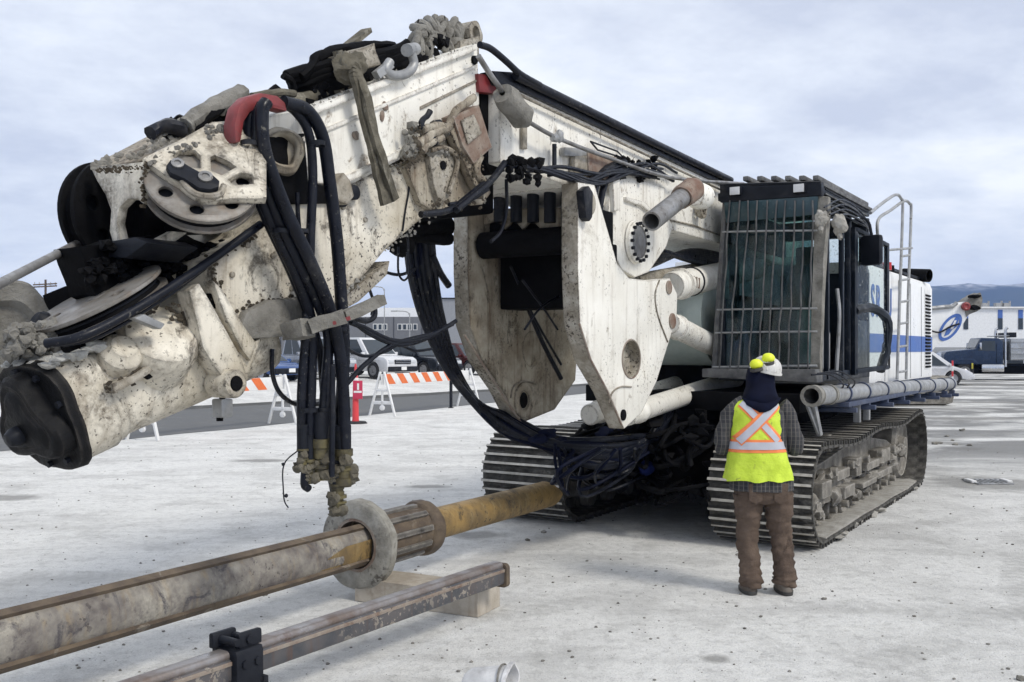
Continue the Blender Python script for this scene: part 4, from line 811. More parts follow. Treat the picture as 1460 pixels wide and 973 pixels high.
mb = MB(); mb.prism([pb(u, v, -.1) for u, v in ((640, 262), (705, 255), (705, 305), (640, 312))], -RV * .35); P('knuckle_block', mb, M['black'], bevel=.03)

# ================================================================== MAST (part of the rig, lowered forward)
MB_ = .31
mast = trace('mast', [(440, 262), (505, 258), (575, 232), (628, 206), (650, 226), (628, 292), (592, 320), (550, 356), (520, 392), (480, 430), (464, 452), (405, 476), (350, 468), (322, 440), (304, 400), (302, 372), (365, 335), (380, 300), (402, 268)], MB_, .62, M['mastwhite'], bevel=.012)
# rail beam on top with its flanges
rail = trace('rail_beam', [(681, 62), (684, 150), (652, 187), (600, 213), (502, 263), (430, 262), (432, 157)], .33, .52, M['white'], mast, bevel=.012)
def strip(par, nm, l0, l1, wpx, b, th, mat):
    (u0, v0), (u1, v1) = l0, l1; return trace(nm, [(u0, v0), (u1, v1), (u1, v1 + wpx * .72), (u0, v0 + wpx)], b, th, mat, par, bevel=.004)
strip(rail, 'flange', (430, 158), (681, 62), 13, .365, .05, M['white'])
strip(rail, 'flange', (432, 196), (680, 92), 7, .345, .03, M['white'])
strip(rail, 'flange', (470, 262), (655, 174), 12, .36, .04, M['white'])
strip(rail, 'flange', (600, 152), (683, 112), 5, .340, .02, M['edge'])
mb = MB(); mb.lump(pb(549, 152, .335), (.03, .012, .03), 3, 2, .4); mb.lump(pb(545, 166, .335), (.02, .01, .035), 5, 2, .4); mb.lump(pb(507, 194, .335), (.028, .012, .028), 7, 2, .5); P('paint_chip', mb, M['rust'], rail)
# eye lug at the top of the beam
c = pb(669, 49, .16); mb = MB(); mb.lathe(c, RV, [(-.08, .045), (-.08, .085), (.06, .085), (.06, .045), (-.08, .045)], 22); mb.prism([pb(u, v, .22) for u, v in ((656, 58), (682, 52), (683, 88), (655, 78))], -RV * .14); mb.wob(.008, 14); P('eye_lug', mb, M['edge'], rail)
mb = MB(); c = pb(676, 86, .335); mb.lathe(c, RV, [(-.01, .032), (.012, .03), (.012, 0)], 14); P('lug_pin', mb, M['black'], rail)
# bracketry at the pivot under the beam
br = trace('pivot_bracket', [(578, 236), (612, 205), (640, 196), (664, 212), (690, 252), (700, 275), (688, 292), (660, 286), (640, 300), (625, 306), (600, 290)], .36, .10, M['tan'], mast)
trace('bracket_gusset', [(612, 222), (628, 216), (648, 222), (652, 240), (640, 282), (628, 292), (618, 262)], .40, .05, M['edge'], br)
mb = MB(); mb.tube(crom([pb(u, v, .42) for u, v in ((614, 214), (634, 211), (650, 222), (651, 240), (640, 275))], 5), .018, 8); P('bracket_lip', mb, M['tan'], br)
mb = MB(); mb.lathe(pb(631, 236, .40), RV, [(0, .03), (.01, .03), (.01, 0)], 14); P('bracket_hole', mb, M['black'], br)
trace('rusty_guard', [(646, 166), (683, 150), (702, 210), (676, 234), (660, 208)], .46, .10, M['rust'], mast)
trace('name_plate', [(658, 172), (676, 163), (688, 190), (668, 206)], .475, .012, M['edge'], mast)
trace('guard_panel', [(640, 182), (648, 168), (672, 232), (690, 268), (690, 284), (676, 262)], .44, .06, M['tan'], mast)
for pts, r in (([(600, 186), (622, 180), (640, 178), (650, 158), (676, 140)], .026), ([(596, 205), (618, 190), (640, 182)], .032), ([(600, 216), (612, 204), (630, 198)], .026), ([(622, 205), (600, 180), (612, 160)], .022), ([(684, 222), (678, 245), (690, 262)], .03)):
    mb = MB(); mb.tube(crom([pb(u, v, .44) for u, v in pts], 5), r, 9); mb.subdiv(1); mb.wob(.012, 16, r * 50); P('pipe_fitting', mb, M['tan'] if r > .024 else M['blacksteel'], mast)
mb = MB()
for k in range(30): mb.lump(pb(random.uniform(575, 640), random.uniform(178, 222), .40), random.uniform(.015, .04), k, 1, .6)
tag(P('grease_crust', mb, M['mud'], mast), kind='stuff')
for (u, v) in ((688, 262), (624, 181), (503, 275), (486, 285)):
    mb = MB(); mb.lathe(pb(u, v, .42 if u > 520 else .33), RV, [(-.02, .045), (.02, .045), (.03, .03), (.03, 0)], 14); P('bolt_head', mb, M['blacksteel'], mast)
trace('hinge_lug', [(478, 262), (490, 246), (500, 258), (505, 280), (496, 292), (480, 286)], .40, .10, M['edge'], mast)
for (u, v) in ((392, 362), (388, 365), (415, 412), (488, 296), (520, 314), (600, 270), (640, 262), (352, 350), (330, 392)):
    mb = MB(); mb.lathe(pb(u, v, .31), RV, [(-.01, .016), (.012, .016), (.014, 0)], 10); P('bolt_head', mb, M['edge'], mast)
mb = MB(); mb.tube(crom([pb(u, v, .318) for u, v in ((582, 240), (583, 270), (578, 300), (574, 330))], 4), .006, 6); P('thin_cable', mb, M['blacksteel'], mast)
c = pb(404, 214, .36); mb = MB(); mb.lathe(c, RV * .9 - Vector((.5, 0, 0)), [(-.12, .13), (.0, .125), (.02, .10), (.0, .08), (-.05, .07), (-.05, 0)], 22); mb.subdiv(1); mb.wob(.016, 11, 3); P('socket_ring', mb, M['tan'], mast)
trace('socket_gap', [(376, 196), (434, 190), (440, 262), (500, 268), (486, 290), (380, 292)], .335, .03, M['black'], mast)
# underside tongue and sticking-out lever
tg = trace('lower_tongue', [(345, 462), (352, 445), (385, 428), (432, 424), (448, 440), (446, 462), (410, 480), (360, 484)], .36, .20, M['mud'], mast, bevel=.02)
mb = MB(); path = [pb(412, 474, .42), pb(440, 467, .56), pb(490, 451, .68), pb(544, 428, .76)]
mb.bar(path[0], path[1], .12, .09); mb.bar(path[1], path[2], .10, .075); mb.bar(path[2], path[3], .08, .055); mb.subdiv(2); mb.wob(.014, 12, 2); P('lever', mb, M['mud'], mast)
mb = MB(); mb.bar(path[1] + RV * .045 + Vector((0, 0, -.01)), path[2] + RV * .045 + Vector((0, 0, -.01)), .02, .02); P('lever_stripe', mb, M['red'], mast)
trace('under_lip', [(520, 400), (556, 372), (552, 392), (512, 430), (484, 446), (482, 432)], .25, .2, M['edge'], mast)
# rib and pin boss between the two mast sections
trace('rib_plate', [(270, 415), (284, 404), (300, 430), (322, 470), (343, 508), (354, 540), (345, 556), (330, 552), (310, 528), (290, 496), (284, 470)], .37, .10, M['mastwhite'], mast)
trace('rib_plate', [(304, 400), (316, 412), (346, 462), (366, 490), (358, 515), (346, 500), (322, 452)], .37, .08, M['mastwhite'], mast)
trace('rib_gap', [(300, 418), (312, 424), (344, 492), (346, 512), (338, 500), (318, 462)], .325, .04, M['black'], mast)
c = pb(335, 547, .40); mb = MB(); mb.lathe(c, RV, [(-.14, .075), (.0, .075), (.01, .068), (.01, .04)], 24); P('pin_boss', mb, M['mastwhite'], mast)
mb = MB(); mb.lathe(c, RV, [(-.1, .039), (.018, .036), (.018, 0)], 18); P('pin', mb, M['black'], mast)
trace('boss_web', [(300, 520), (345, 500), (372, 482), (360, 520), (350, 545), (326, 545)], .34, .2, M['mastwhite'], mast)
# nose : rounded box tube down to the tip
tip, bk = pb(66, 592, 0), pb(335, 462, 0); ax = (bk - tip).normalized(); sd_ = Vector((0, 1, 0)); upv = ax.cross(sd_).normalized(); 
if upv.z < 0: upv = -upv
def sect(c, rx, rz, n=32, e=3.2):
    o = []
    for k in range(n):
        a = 2 * math.pi * k / n; ca, sa = math.cos(a), math.sin(a)
        s = (abs(ca) ** e + abs(sa) ** e) ** (-1 / e)
        o.append(c + sd_ * (ca * s * rx) + upv * (sa * s * rz))
    return o
ln = (bk - tip).length; at = lambda s: tip + ax * (ln * s)
mb = MB(); mb.loft([sect(at(.0), .20, .215), sect(at(.0), .235, .25), sect(at(.16), .245, .26), sect(at(.162), .232, .247), sect(at(.21), .232, .247), sect(at(.212), .22, .238), sect(at(.6), .26, .27), sect(at(1.02), .29, .30)]); nose = P('mast_nose', mb, M['mastwhite'], mast, smooth=35)
mb = MB(); mb.loft([sect(at(-.03), .20, .215), sect(at(-.03), .243, .258), sect(at(.012), .25, .268), sect(at(.016), .2, .2)], cap=True); mb.subdiv(1); mb.wob(.007, 9, 5); P('nose_rim', mb, M['endcap'], nose)
mb = MB()
def tri(c, s, n=36):
    o = []
    for k in range(n):
        a = 2 * math.pi * k / n; rr = s * (1 + .22 * math.cos(3 * (a - math.pi / 2))); o.append(c + sd_ * math.cos(a) * rr * 1.05 + upv * math.sin(a) * rr)
    return o
mb.loft([tri(at(.0), .192), tri(at(-.085), .192), tri(at(-.10), .18), tri(at(-.105), .165), tri(at(-.10), .14), tri(at(-.11), .12), tri(at(-.112), .02)]); mb.wob(.004, 12, 4); P('end_cap', mb, M['endcap'], nose, smooth=30)
mb = MB(); mb.lathe(at(-.11) + sd_ * .035 - upv * .04, -ax, [(0, .045), (.03, .045), (.06, .03), (.065, 0)], 18); P('end_knob', mb, M['blacksteel'], nose)
for k in range(9):
    a = 2 * math.pi * k / 9; q = at(-.03) + sd_ * math.cos(a) * .222 + upv * math.sin(a) * .235
    mb = MB(); mb.cyl(q, q - ax * .022, .016, n=6); P('rim_bolt', mb, M['blacksteel'], nose)
mb = MB()
for k in range(60):
    s = random.uniform(-.02, .22); y = random.uniform(-.22, .2); mb.lump(at(s) + sd_ * y + upv * .25, (random.uniform(.02, .06), random.uniform(.02, .05), random.uniform(.012, .03)), k, 1, .6)
tag(P('mud_crust', mb, worn('white_mud_splash', (0.6, 0.6, 0.57), (0.4, 0.39, 0.36), .9, 0, 12, bs=.9, bd=.02, dirt=(.06, .055, .05), dirt_lo=.55), nose), kind='stuff')
mb = MB()
for k in range(150): 
    u = random.uniform(10, 95); v = 458 + random.uniform(0, 42) + (90 - u) * .15; mb.lump(pb(u, v, random.uniform(-.15, .08)), random.uniform(.01, .034), k, 2, .7)
tag(P('mud_lump', mb, M['mud'], nose), kind='stuff')
# gearbox dome, slot and clamp on the nose's near side
c = pb(222, 492, .20); n_ = (RV * .75 + upv * .6).normalized(); mb = MB(); mb.lathe(c - n_ * .15, n_, [(0, .20), (.20, .195), (.245, .17), (.262, .12), (.265, 0)], 40); mb.subdiv(1); mb.wob(.012, 5, 3); P('gear_housing', mb, M['mastwhite'], nose)
mb = MB(); mb.lathe(pb(168, 512, .2), n_, [(-.1, .11), (.06, .10), (.10, .06), (.1, 0)], 24); P('bearing_housing', mb, M['mastwhite'], nose)
trace('housing_flange', [(160, 548), (190, 536), (232, 508), (246, 506), (242, 514), (200, 542), (164, 562)], .31, .12, M['edge'], nose)
trace('slot', [(206, 538), (228, 522), (234, 524), (230, 532), (212, 542)], .285, .02, M['black'], nose)
trace('lashing_plate', [(192, 454), (206, 448), (236, 462), (230, 470)], .40, .06, M['galv'], nose)
mb = MB()
for k in range(26): mb.lump(pb(random.uniform(95, 165), random.uniform(470, 530), .12), random.uniform(.02, .06), k, 1, .6)
tag(P('grease_crust', mb, M['black'], nose), kind='stuff')
# flat sheave lying on the nose
def sheave(nm, c, n, r, th, par, holes=6, hr=.1, hk=.62, mat='sheave'):
    n = Vector(n).normalized(); mb = MB(); a, b = frame(n); o = [c + n * th / 2 + (a * math.cos(2 * math.pi * k / 48) + b * math.sin(2 * math.pi * k / 48)) * r for k in range(48)]
    hs = [[c + n * th / 2 + (a * math.cos(2 * math.pi * (j + .3) / holes) + b * math.sin(2 * math.pi * (j + .3) / holes)) * r * hk + (a * math.cos(t) + b * math.sin(t)) * hr for t in [-2 * math.pi * q / 14 for q in range(14)]] for j in range(holes)]
    mb.prism(o, -n * th * .22, hs); o2 = [p - n * th * .78 for p in o]; h2 = [[p - n * th * .78 for p in h] for h in hs]; mb.prism(o2, -n * th * .22, h2)
    sh = P(nm, mb, M[mat], par, bevel=.004)
    mb = MB(); mb.lathe(c, n, [(-th * .3, r * .9), (0, r * .86), (th * .3, r * .9)], 48); P('rope_groove', mb, M['black'], sh)
    mb = MB(); mb.lathe(c, n, [(-th * .55, 0), (-th * .55, r * .16), (th * .54, r * .16), (th * .54, r * .1), (th * .54, 0)], 24); P('sheave_hub', mb, M['steel'], sh)
    mb = MB(); mb.lathe(c, n, [(-th * .06, r * .88), (th * .06, r * .88), (th * .06, 0)], 40); P('sheave_web', mb, M['blacksteel'], sh)
    return sh
c2 = pb(143, 434, .05); upn = upv
sheave('lower_sheave', c2, tilt_n(c2, -.48, -.88, .17), .325, .085, nose, 3, .03, .62)
mb = MB(); mb.tube(crom([pb(66, 490, .2), pb(110, 482, .33), pb(160, 460, .36), pb(228, 420, .37), pb(300, 372, .37), pb(372, 320, .37)], 5), .022, 10); P('wire_rope', mb, M['rubber'], nose)
mb = MB(); mb.tube(crom([pb(90, 492, .2), pb(140, 480, .32), pb(200, 447, .34), pb(262, 405, .34), pb(330, 352, .34)], 5), .012, 8); P('wire_rope', mb, M['rubber'], nose)
# head : housing that carries the upper sheaves
head = trace('mast_head', [(112, 352), (150, 348), (205, 338), (262, 330), (330, 330), (372, 300), (380, 262), (345, 200), (300, 210), (250, 240), (250, 330), (300, 350), (262, 388), (200, 410), (150, 428), (136, 420), (128, 398), (118, 372)], .06, .20, M['black'], mast, bevel=0)
mb = MB()
for k in range(60): mb.lump(pb(random.uniform(125, 320), random.uniform(348, 400), .10), (random.uniform(.02, .045), .03, random.uniform(.015, .03)), k, 2, .6)
tag(P('grease_crust', mb, M['black'], head), kind='stuff')
bmh = bmesh.new(); bmh.from_mesh(head.data); bmesh.ops.subdivide_edges(bmh, edges=[e_ for e_ in bmh.edges if e_.calc_length() > .12], cuts=3)
for v_ in bmh.verts: v_.co += noise.noise_vector(v_.co * 9) * .022
bmh.to_mesh(head.data); bmh.free()
trace('top_plate', [(203, 229), (255, 203), (300, 178), (345, 174), (346, 184), (300, 188), (206, 236)], .20, .50, M['tan'], head)
fp = [(128, 238), (205, 231), (205, 292), (196, 284), (182, 284), (170, 296), (166, 318), (172, 345), (176, 352), (162, 352), (156, 330), (158, 300), (150, 278), (138, 258)]
mb = MB(); aF = pb(205, 260, .30).x; mb.prism([pa(u, v, aF) for u, v in fp], (.05, 0, 0)); P('front_plate', mb, M['mastwhite'], head, bevel=.006)
mb = MB(); mb.prism([pa(u, v, aF + .25) for u, v in ((135, 245), (205, 235), (205, 350), (160, 352), (140, 300))], (.2, 0, 0)); P('dark_core', mb, M['black'], head)
mb = MB(); mb.prism([pa(u, v, aF - .02) for u, v in ((110, 352), (192, 338), (210, 346), (180, 368), (118, 366))], (.3, 0, 0)); P('head_sill', mb, M['blacksteel'], head, bevel=.008)
trace('white_wedge', [(213, 348), (246, 330), (268, 332), (240, 352)], .26, .05, M['mastwhite'], head)
c1 = pb(287, 266, .42); n1_ = tilt_n(c1, .12, -1, .72)
sheave('upper_sheave', c1, n1_, .266, .09, head, 7, .034, .72)
# bracket over the upper sheave with three windows, and its dark link
cbk = c1 + n1_ * .085
px = [(203, 226), (255, 200), (302, 174), (330, 172), (356, 192), (380, 230), (380, 283), (330, 283), (308, 285), (288, 284), (270, 274), (256, 262), (236, 250)]
h1 = [(246, 222), (256, 214), (278, 214), (286, 222), (286, 240), (262, 238)]; h2 = [(300, 224), (306, 221), (326, 230), (337, 238), (316, 250), (301, 243)]; h3 = [(325, 256), (342, 246), (360, 248), (362, 262), (334, 264)]
mb = MB(); mb.prism([pp(u, v, cbk, n1_) for u, v in px], -n1_ * .04, [[pp(u, v, cbk, n1_) for u, v in h] for h in (h1, h2, h3)]); bk_ = P('sheave_bracket', mb, M['mastwhite'], head, bevel=.005)
mb = MB(); mb.tube([pp(q.x, q.y, cbk + n1_ * .012, n1_) for q in crom([Vector((u, v, 0)) for u, v in ((258, 252), (264, 264), (278, 276), (298, 280), (314, 276), (319, 265))], 4)], .016, 8); P('bracket_ring', mb, M['edge'], bk_)
ck = cbk + n1_ * .045
lk = [(237, 236), (243, 228), (254, 227), (268, 236), (286, 246), (304, 250), (313, 258), (312, 266), (300, 270), (284, 268), (262, 254), (243, 246)]
mb = MB(); mb.prism([pp(u, v, ck, n1_) for u, v in lk], -n1_ * .035); lo = P('pivot_link', mb, M['blacksteel'], bk_, bevel=.008)
for (u, v, r) in ((253, 234, .03), (293, 253, .034)):
    mb = MB(); mb.lathe(pp(u, v, ck, n1_), n1_, [(-.005, r), (.01, r), (.012, r * .55), (.004, r * .5), (.004, 0)], 16); P('link_bolt', mb, M['steel'], lo)
mb = MB()
for k in range(40):
    t = random.random(); mb.lump(pp(210 + t * 130 + random.uniform(-6, 6), 234 - t * 55 + random.uniform(-4, 4), cbk, n1_), random.uniform(.006, .016), k, 1, .6)
for k in range(30): mb.lump(pp(random.uniform(292, 328), random.uniform(180, 190), cbk, n1_), random.uniform(.006, .016), k, 1, .6)
tag(P('mud_crust', mb, M['mud'], bk_), kind='stuff')
# big black sheave on the far side of the head
c3 = pb(160, 308, -.24); sh3 = sheave('side_sheave', c3, (0.1, -1, 0.08), .285, .12, head, 6, .04, .6, 'black')
mb = MB(); q = pb(106, 350, -.24); mb.tube([q + Vector((.2, 0, .12)), q, pd(-30, 420, 3.9)], .021, 10); P('wire_rope', mb, M['steel'], head)
# another muddy sheave guard left of the nose, partly out of frame
mb = MB(); c = pd(8, 470, 5.0); mb.lathe(c, toL(CAM) - c, [(-.12, .235), (-.02, .25), (0, .235), (.0, .15), (-.05, .12), (-.05, 0)], 40); mb.subdiv(1); mb.wob(.02, 7, 3); P('sheave_guard', mb, M['mud'], mast)
mb = MB(); mb.bar(pd(75, 436, 5.0), pd(150, 405, 5.0), .12, .1); mb.subdiv(2); mb.wob(.03, 9, 2); P('guard_arm', mb, M['black'], mast)
mb = MB(); mb.lump(pd(62, 462, 4.7), (.055, .05, .06), 3, 3, .2); P('rubber_bumper', mb, M['blacksteel'], mast)

rg2 = random.Random(33)
def crust(nm, segs, n, r0, r1, mat, par, b, spread=5):
    mb = MB()
    for k in range(n):
        (u0, v0), (u1, v1) = segs[rg2.randrange(len(segs))]; t = rg2.random(); r = rg2.uniform(r0, r1)
        mb.lump(pb(u0 + (u1 - u0) * t + rg2.gauss(0, spread), v0 + (v1 - v0) * t + rg2.gauss(0, spread * .7), b), (r * 1.4, r * .45, r), k, 1, .7)
    return tag(P(nm, mb, mat, par), kind='stuff')
crust('grease_crust', [((365, 335), (300, 372)), ((300, 372), (320, 440)), ((345, 440), (420, 425)), ((300, 400), (345, 500)), ((280, 470), (330, 545))], 260, .004, .012, M['grease'], mast, .315, 4)
crust('mud_crust', [((500, 264), (640, 208)), ((575, 240), (690, 285)), ((480, 285), (505, 265)), ((625, 300), (550, 356)), ((520, 392), (470, 440))], 200, .005, .013, M['mud'], mast, .32, 4)
crust('grease_crust', [((205, 232), (205, 300)), ((135, 245), (205, 238)), ((206, 238), (300, 190))], 150, .003, .009, M['grease'], head, .31, 3)
crust('mud_crust', [((135, 236), (345, 172)), ((215, 200), (330, 150)), ((300, 178), (345, 200))], 240, .006, .018, M['mud'], head, .15, 4)
crust('grease_crust', [((160, 556), (235, 510)), ((160, 470), (220, 440)), ((240, 440), (290, 470))], 160, .004, .014, M['grease'], nose, .29, 5)
crust('grease_crust', [((590, 190), (650, 180)), ((600, 215), (575, 245)), ((660, 210), (690, 270)), ((610, 290), (690, 290))], 200, .005, .014, M['grease'], mast, .45, 6)
crust('mud_crust', [((431, 158), (560, 108)), ((560, 108), (681, 62))], 130, .004, .011, M['mud'], mast, .36, 3)
# clutter along the top of the mast : dark hoses and pipes lashed down
top = lambda u, v, b=.1: pb(u, v, b)
for k in range(5):
    mb = MB(); o = k * 5; mb.tube(crom([pb(408 + k * 3, 108 + k * 8, .12 - k * .02), pb(470, 92 + k * 8, .18), pb(520, 82 + k * 7, .18), pb(566, 70 + k * 6, .2), pb(580, 62 + k * 7, .22)], 5), .034, 9); mb.wob(.008, 9, k); P('lashed_pipe', mb, M['black'], mast)
mb = MB()
for k in range(60):
    t = random.random(); mb.lump(pb(412 + t * 230, 150 - t * 88 + random.uniform(-14, 10), .18), random.uniform(.015, .045), k, 1, .6)
for k in range(60):
    t = random.random(); mb.lump(pb(225 + t * 170, 190 - t * 50 + random.uniform(-10, 8), .05), random.uniform(.02, .055), k, 1, .6)
tag(P('top_crust', mb, M['black'], mast), kind='stuff')
for pts, r, mt in (([(265, 182), (285, 165), (310, 150), (345, 132)], .05, 'mud'), ([(270, 180), (300, 158), (330, 140)], .045, 'black'), ([(215, 190), (228, 182), (245, 181), (262, 186)], .035, 'rubber'), ([(420, 130), (415, 118), (404, 108)], .02, 'black'), ([(412, 142), (440, 140), (480, 128), (540, 118)], .04, 'strap'), ([(430, 112), (445, 94), (452, 80), (470, 78)], .03, 'black'), ([(452, 84), (480, 72), (520, 66), (560, 66)], .03, 'black'), ([(360, 140), (385, 136), (405, 138), (425, 148)], .03, 'strap')):
    mb = MB(); mb.tube(crom([pb(u, v, .16) for u, v in pts], 5), r, 9); mb.wob(.012, 12, r * 90); P('lashed_pipe', mb, M[mt], mast)
mb = MB(); mb.bar(pb(490, 70, .1), pb(523, 44, .05), .075, .03); mb.wob(.006, 9); P('stub_board', mb, M['strap'], mast)
mb = MB(); mb.box(pb(500, 88, .22), (.28, .2, .12), Matrix.Rotation(R(-24), 3, 'Y')); mb.subdiv(2); mb.wob(.02, 10, 3); P('saddle_block', mb, M['edge'], mast)

# ---- red hose clamp and hanging hose bundle
cc = pb(373, 148, .34); mb = MB()
ringp = lambda k, r, off: None
arc = [(336, 204), (335, 176), (341, 152), (354, 138), (374, 132), (396, 136), (408, 146), (411, 160)]
inn = [(400, 157), (388, 154), (372, 154), (358, 160), (349, 174), (344, 204)]
mb.prism([pb(u, v, .50) for u, v in arc + inn], -RV * .09); clamp = P('hose_clamp', mb, M['red'], mast, bevel=.02)
mb = MB(); mb.tube(crom([pb(u, v, .45) for u, v in ((338, 182), (345, 162), (372, 140), (398, 132), (420, 134))], 5), .02, 8); P('clamp_rope', mb, M['strap'], clamp)
hp = [([(366, 146), (358, 156), (355, 200), (366, 262), (395, 335), (425, 400), (443, 455), (444, 520), (442, 590), (438, 655)], .46, .030),
      ([(372, 150), (366, 170), (368, 230), (392, 300), (424, 370), (452, 430), (468, 480), (464, 550), (458, 625)], .50, .029),
      ([(380, 146), (374, 160), (378, 215), (408, 300), (442, 372), (470, 440), (484, 500), (490, 570), (492, 640)], .56, .034),
      ([(398, 146), (420, 158), (440, 190), (446, 250), (443, 330), (441, 400), (436, 480), (430, 560), (430, 640)], .45, .026),
      ([(404, 146), (438, 158), (460, 196), (470, 260), (480, 340), (486, 420), (490, 500), (486, 590), (482, 660)], .48, .036),
      ([(360, 150), (346, 176), (352, 240), (378, 310), (410, 378), (436, 440), (456, 500), (462, 560)], .42, .024),
      ([(424, 275), (425, 310), (430, 360), (434, 420), (432, 500)], .38, .013)]
for px_, b_, r_ in hp:
    mb = MB(); mb.tube(crom([pb(u, v, b_) for u, v in px_], 6), r_, 12); P('hanging_hose', mb, M['rubber'])
for v_, us in ((330, (400, 408, 428)), (470, (446, 468, 482)), (585, (441, 461, 488)), (205, (356, 368, 452))):
    for u_ in us:
        c_ = pb(u_, v_, .50); mb = MB(); mb.lathe(c_, Vector((0, 0, 1)), [(-.012, .042), (-.012, .046), (.012, .046), (.012, .042)], 16); mb.wob(.004, 20, u_); P('hose_tie', mb, M['blacksteel'])
def fitting(u, v0, v1, b, r, seed, nm='hose_coupling'):
    p0_, p1_ = pb(u, v0, b), pb(u, v1, b); l = (p1_ - p0_).length; d_ = Vector((0, 0, -1)); prof_ = []; k = 0; s = 0; rnd = random.Random(seed)
    while s < l:
        rr = r * rnd.choice((.75, 1.0, 1.15, .85)); h = l * rnd.uniform(.06, .14); prof_ += [(s, rr), (min(l, s + h * .85), rr)]; s += h
    mb = MB(); mb.lathe(p0_, d_, [(0, 0)] + prof_ + [(l, 0)], 16); o = P(nm, mb, M['brass'], smooth=30)
    mb = MB()
    for k in range(int(9)):
        a = rnd.uniform(0, 6.28); mb.lump(p0_ + d_ * rnd.uniform(.25, .95) * l + Vector((math.cos(a), math.sin(a), 0)) * r * .9, rnd.uniform(.4, .75) * r, k + seed, 2, .5)
    tag(P('mud_lump', mb, M['strap'], o), kind='stuff')
    mb = MB(); mb.cyl(p0_ + Vector((0, 0, .13)), p0_ - Vector((0, 0, .02)), r * .82, n=14); P('ferrule', mb, M['blacksteel'], o)
    return o
fitting(432, 640, 672, .46, .034, 1); fitting(441, 655, 690, .48, .026, 7); fitting(457, 622, 684, .50, .05, 2); fitting(489, 640, 694, .54, .055, 3); fitting(481, 690, 734, .52, .045, 4); 
for px_, b_, r_ in (([(436, 660), (434, 690), (440, 697)], .47, .022), ([(474, 520), (474, 600), (473, 680)], .58, .016), ([(470, 560), (468, 640), (478, 700)], .47, .03)):
    mb = MB(); mb.tube(crom([pb(u, v, b_) for u, v in px_], 5), r_, 10); P('hanging_hose', mb, M['rubber'])
mb = MB(); mb.tube(crom([pb(u, v, .44) for u, v in ((428, 640), (405, 662), (404, 700), (406, 716), (411, 724))], 5), .004, 5)
for (u, v) in ((404, 662), (408, 707)): mb.lump(pb(u, v, .44), .011, u, 1, .3)
P('dangling_wire', mb, M['blacksteel'])
# small hose loop left of the bundle, sensor box under the boss
mb = MB(); mb.tube(crom([pb(u, v, .30) for u, v in ((388, 498), (388, 530), (396, 556), (412, 572), (432, 578), (470, 574))], 6), .013, 9); P('hose_loop', mb, M['rubber'])
c = pb(317, 582, .15); mb = MB(); mb.box(c, (.08, .08, .10)); sb = P('sensor_box', mb, M['galv'], bevel=.012)
mb = MB(); mb.cyl(c + Vector((0, 0, .05)), c + Vector((0, 0, .13)), .016, n=10); mb.cyl(c - Vector((0, -.02, .05)), c - Vector((0, -.02, .07)), .018, n=10); P('sensor_stem', mb, M['black'], sb)

# ---- hose bundle on the far side, drooping under the link plates
rnd = random.Random(3)
for k in range(15):
    o = (k % 5) * 8 - 16; e_ = (k // 5) * 6
    pts = [pb(600 + o * .5, 300 + rnd.uniform(-6, 6), -.62), pb(598 + o, 340 + e_, -.70), pb(604 + o, 400, -.74), pb(618 + o * .8, 460, -.76), pb(640 + o * .6, 520 + o * .3, -.78), pb(672 + o * .5, 568 + o * .4, -.72), pb(715 + e_, 606 - o * .5 + rnd.uniform(-5, 5), -.6), pb(780 + e_, 632 - o * .6 + rnd.uniform(-9, 9), -.3), pb(850, 648 - o * .7 + rnd.uniform(-10, 10), .0), pb(905, 640 - o * .7 + rnd.uniform(-10, 10), .15), pb(950, 600 + o, .2), pb(960, 575 + o, .1)]
    mb = MB(); mb.tube(crom(pts, 5), rnd.uniform(.024, .036), 9); P('drooping_hose', mb, M['navyhose'] if k % 3 == 0 else M['rubber'])
for k in range(10):
    mb = MB(); u = rnd.uniform(760, 900); mb.tube(crom([pb(u, 640 + rnd.uniform(-8, 8), -.1), pb(u + rnd.uniform(-20, 20), 668 + rnd.uniform(-6, 10), -.2), pb(u + rnd.uniform(-30, 30), 690 + rnd.uniform(-10, 20), -.1), pb(u + rnd.uniform(-10, 60), 672, .1), pb(u + 60, 640, .25)], 5), rnd.uniform(.012, .024), 7); P('drooping_hose', mb, M['navyhose'] if k % 2 else M['rubber'])
mb = MB()
for k in range(9): mb.lump(pb(rnd.uniform(750, 890), rnd.uniform(616, 650), -.25), (rnd.uniform(.06, .12), .08, rnd.uniform(.035, .07)), k, 2, .5)
tag(P('hose_wrap', mb, worn('dark_blue_tarp', (0.004, 0.006, 0.018), (0.008, 0.011, 0.03), .8, 0, 8, spec=.1)), kind='stuff')
mb = MB(); mb.lump(pb(922, 668, .1), (.1, .08, .08), 3, 2, .3); P('hose_sleeve', mb, worn('blue_sleeve', (0.008, 0.015, 0.08), (0.012, 0.02, 0.10), .7, 0, 8, spec=.1))
for px_, r_ in (([(596, 312), (570, 330), (546, 345), (528, 352)], .06), ([(640, 340), (600, 338), (560, 340), (540, 350)], .05), ([(640, 322), (600, 325), (570, 330)], .07)):
    mb = MB(); mb.tube(crom([pb(u, v, -.5) for u, v in px_], 5), r_, 10); mb.wob(.02, 9, r_ * 40); P('swivel_pipe', mb, M['black'])
mb = MB(); mb.lump(pb(574, 348, -.45), (.10, .1, .10), 5, 2, .4); mb.lump(pb(548, 345, -.4), (.06, .06, .05), 6, 2, .4); mb.lump(pb(618, 325, -.55), (.16, .1, .10), 8, 2, .4); tag(P('swivel_joint', mb, M['black']), kind='stuff')
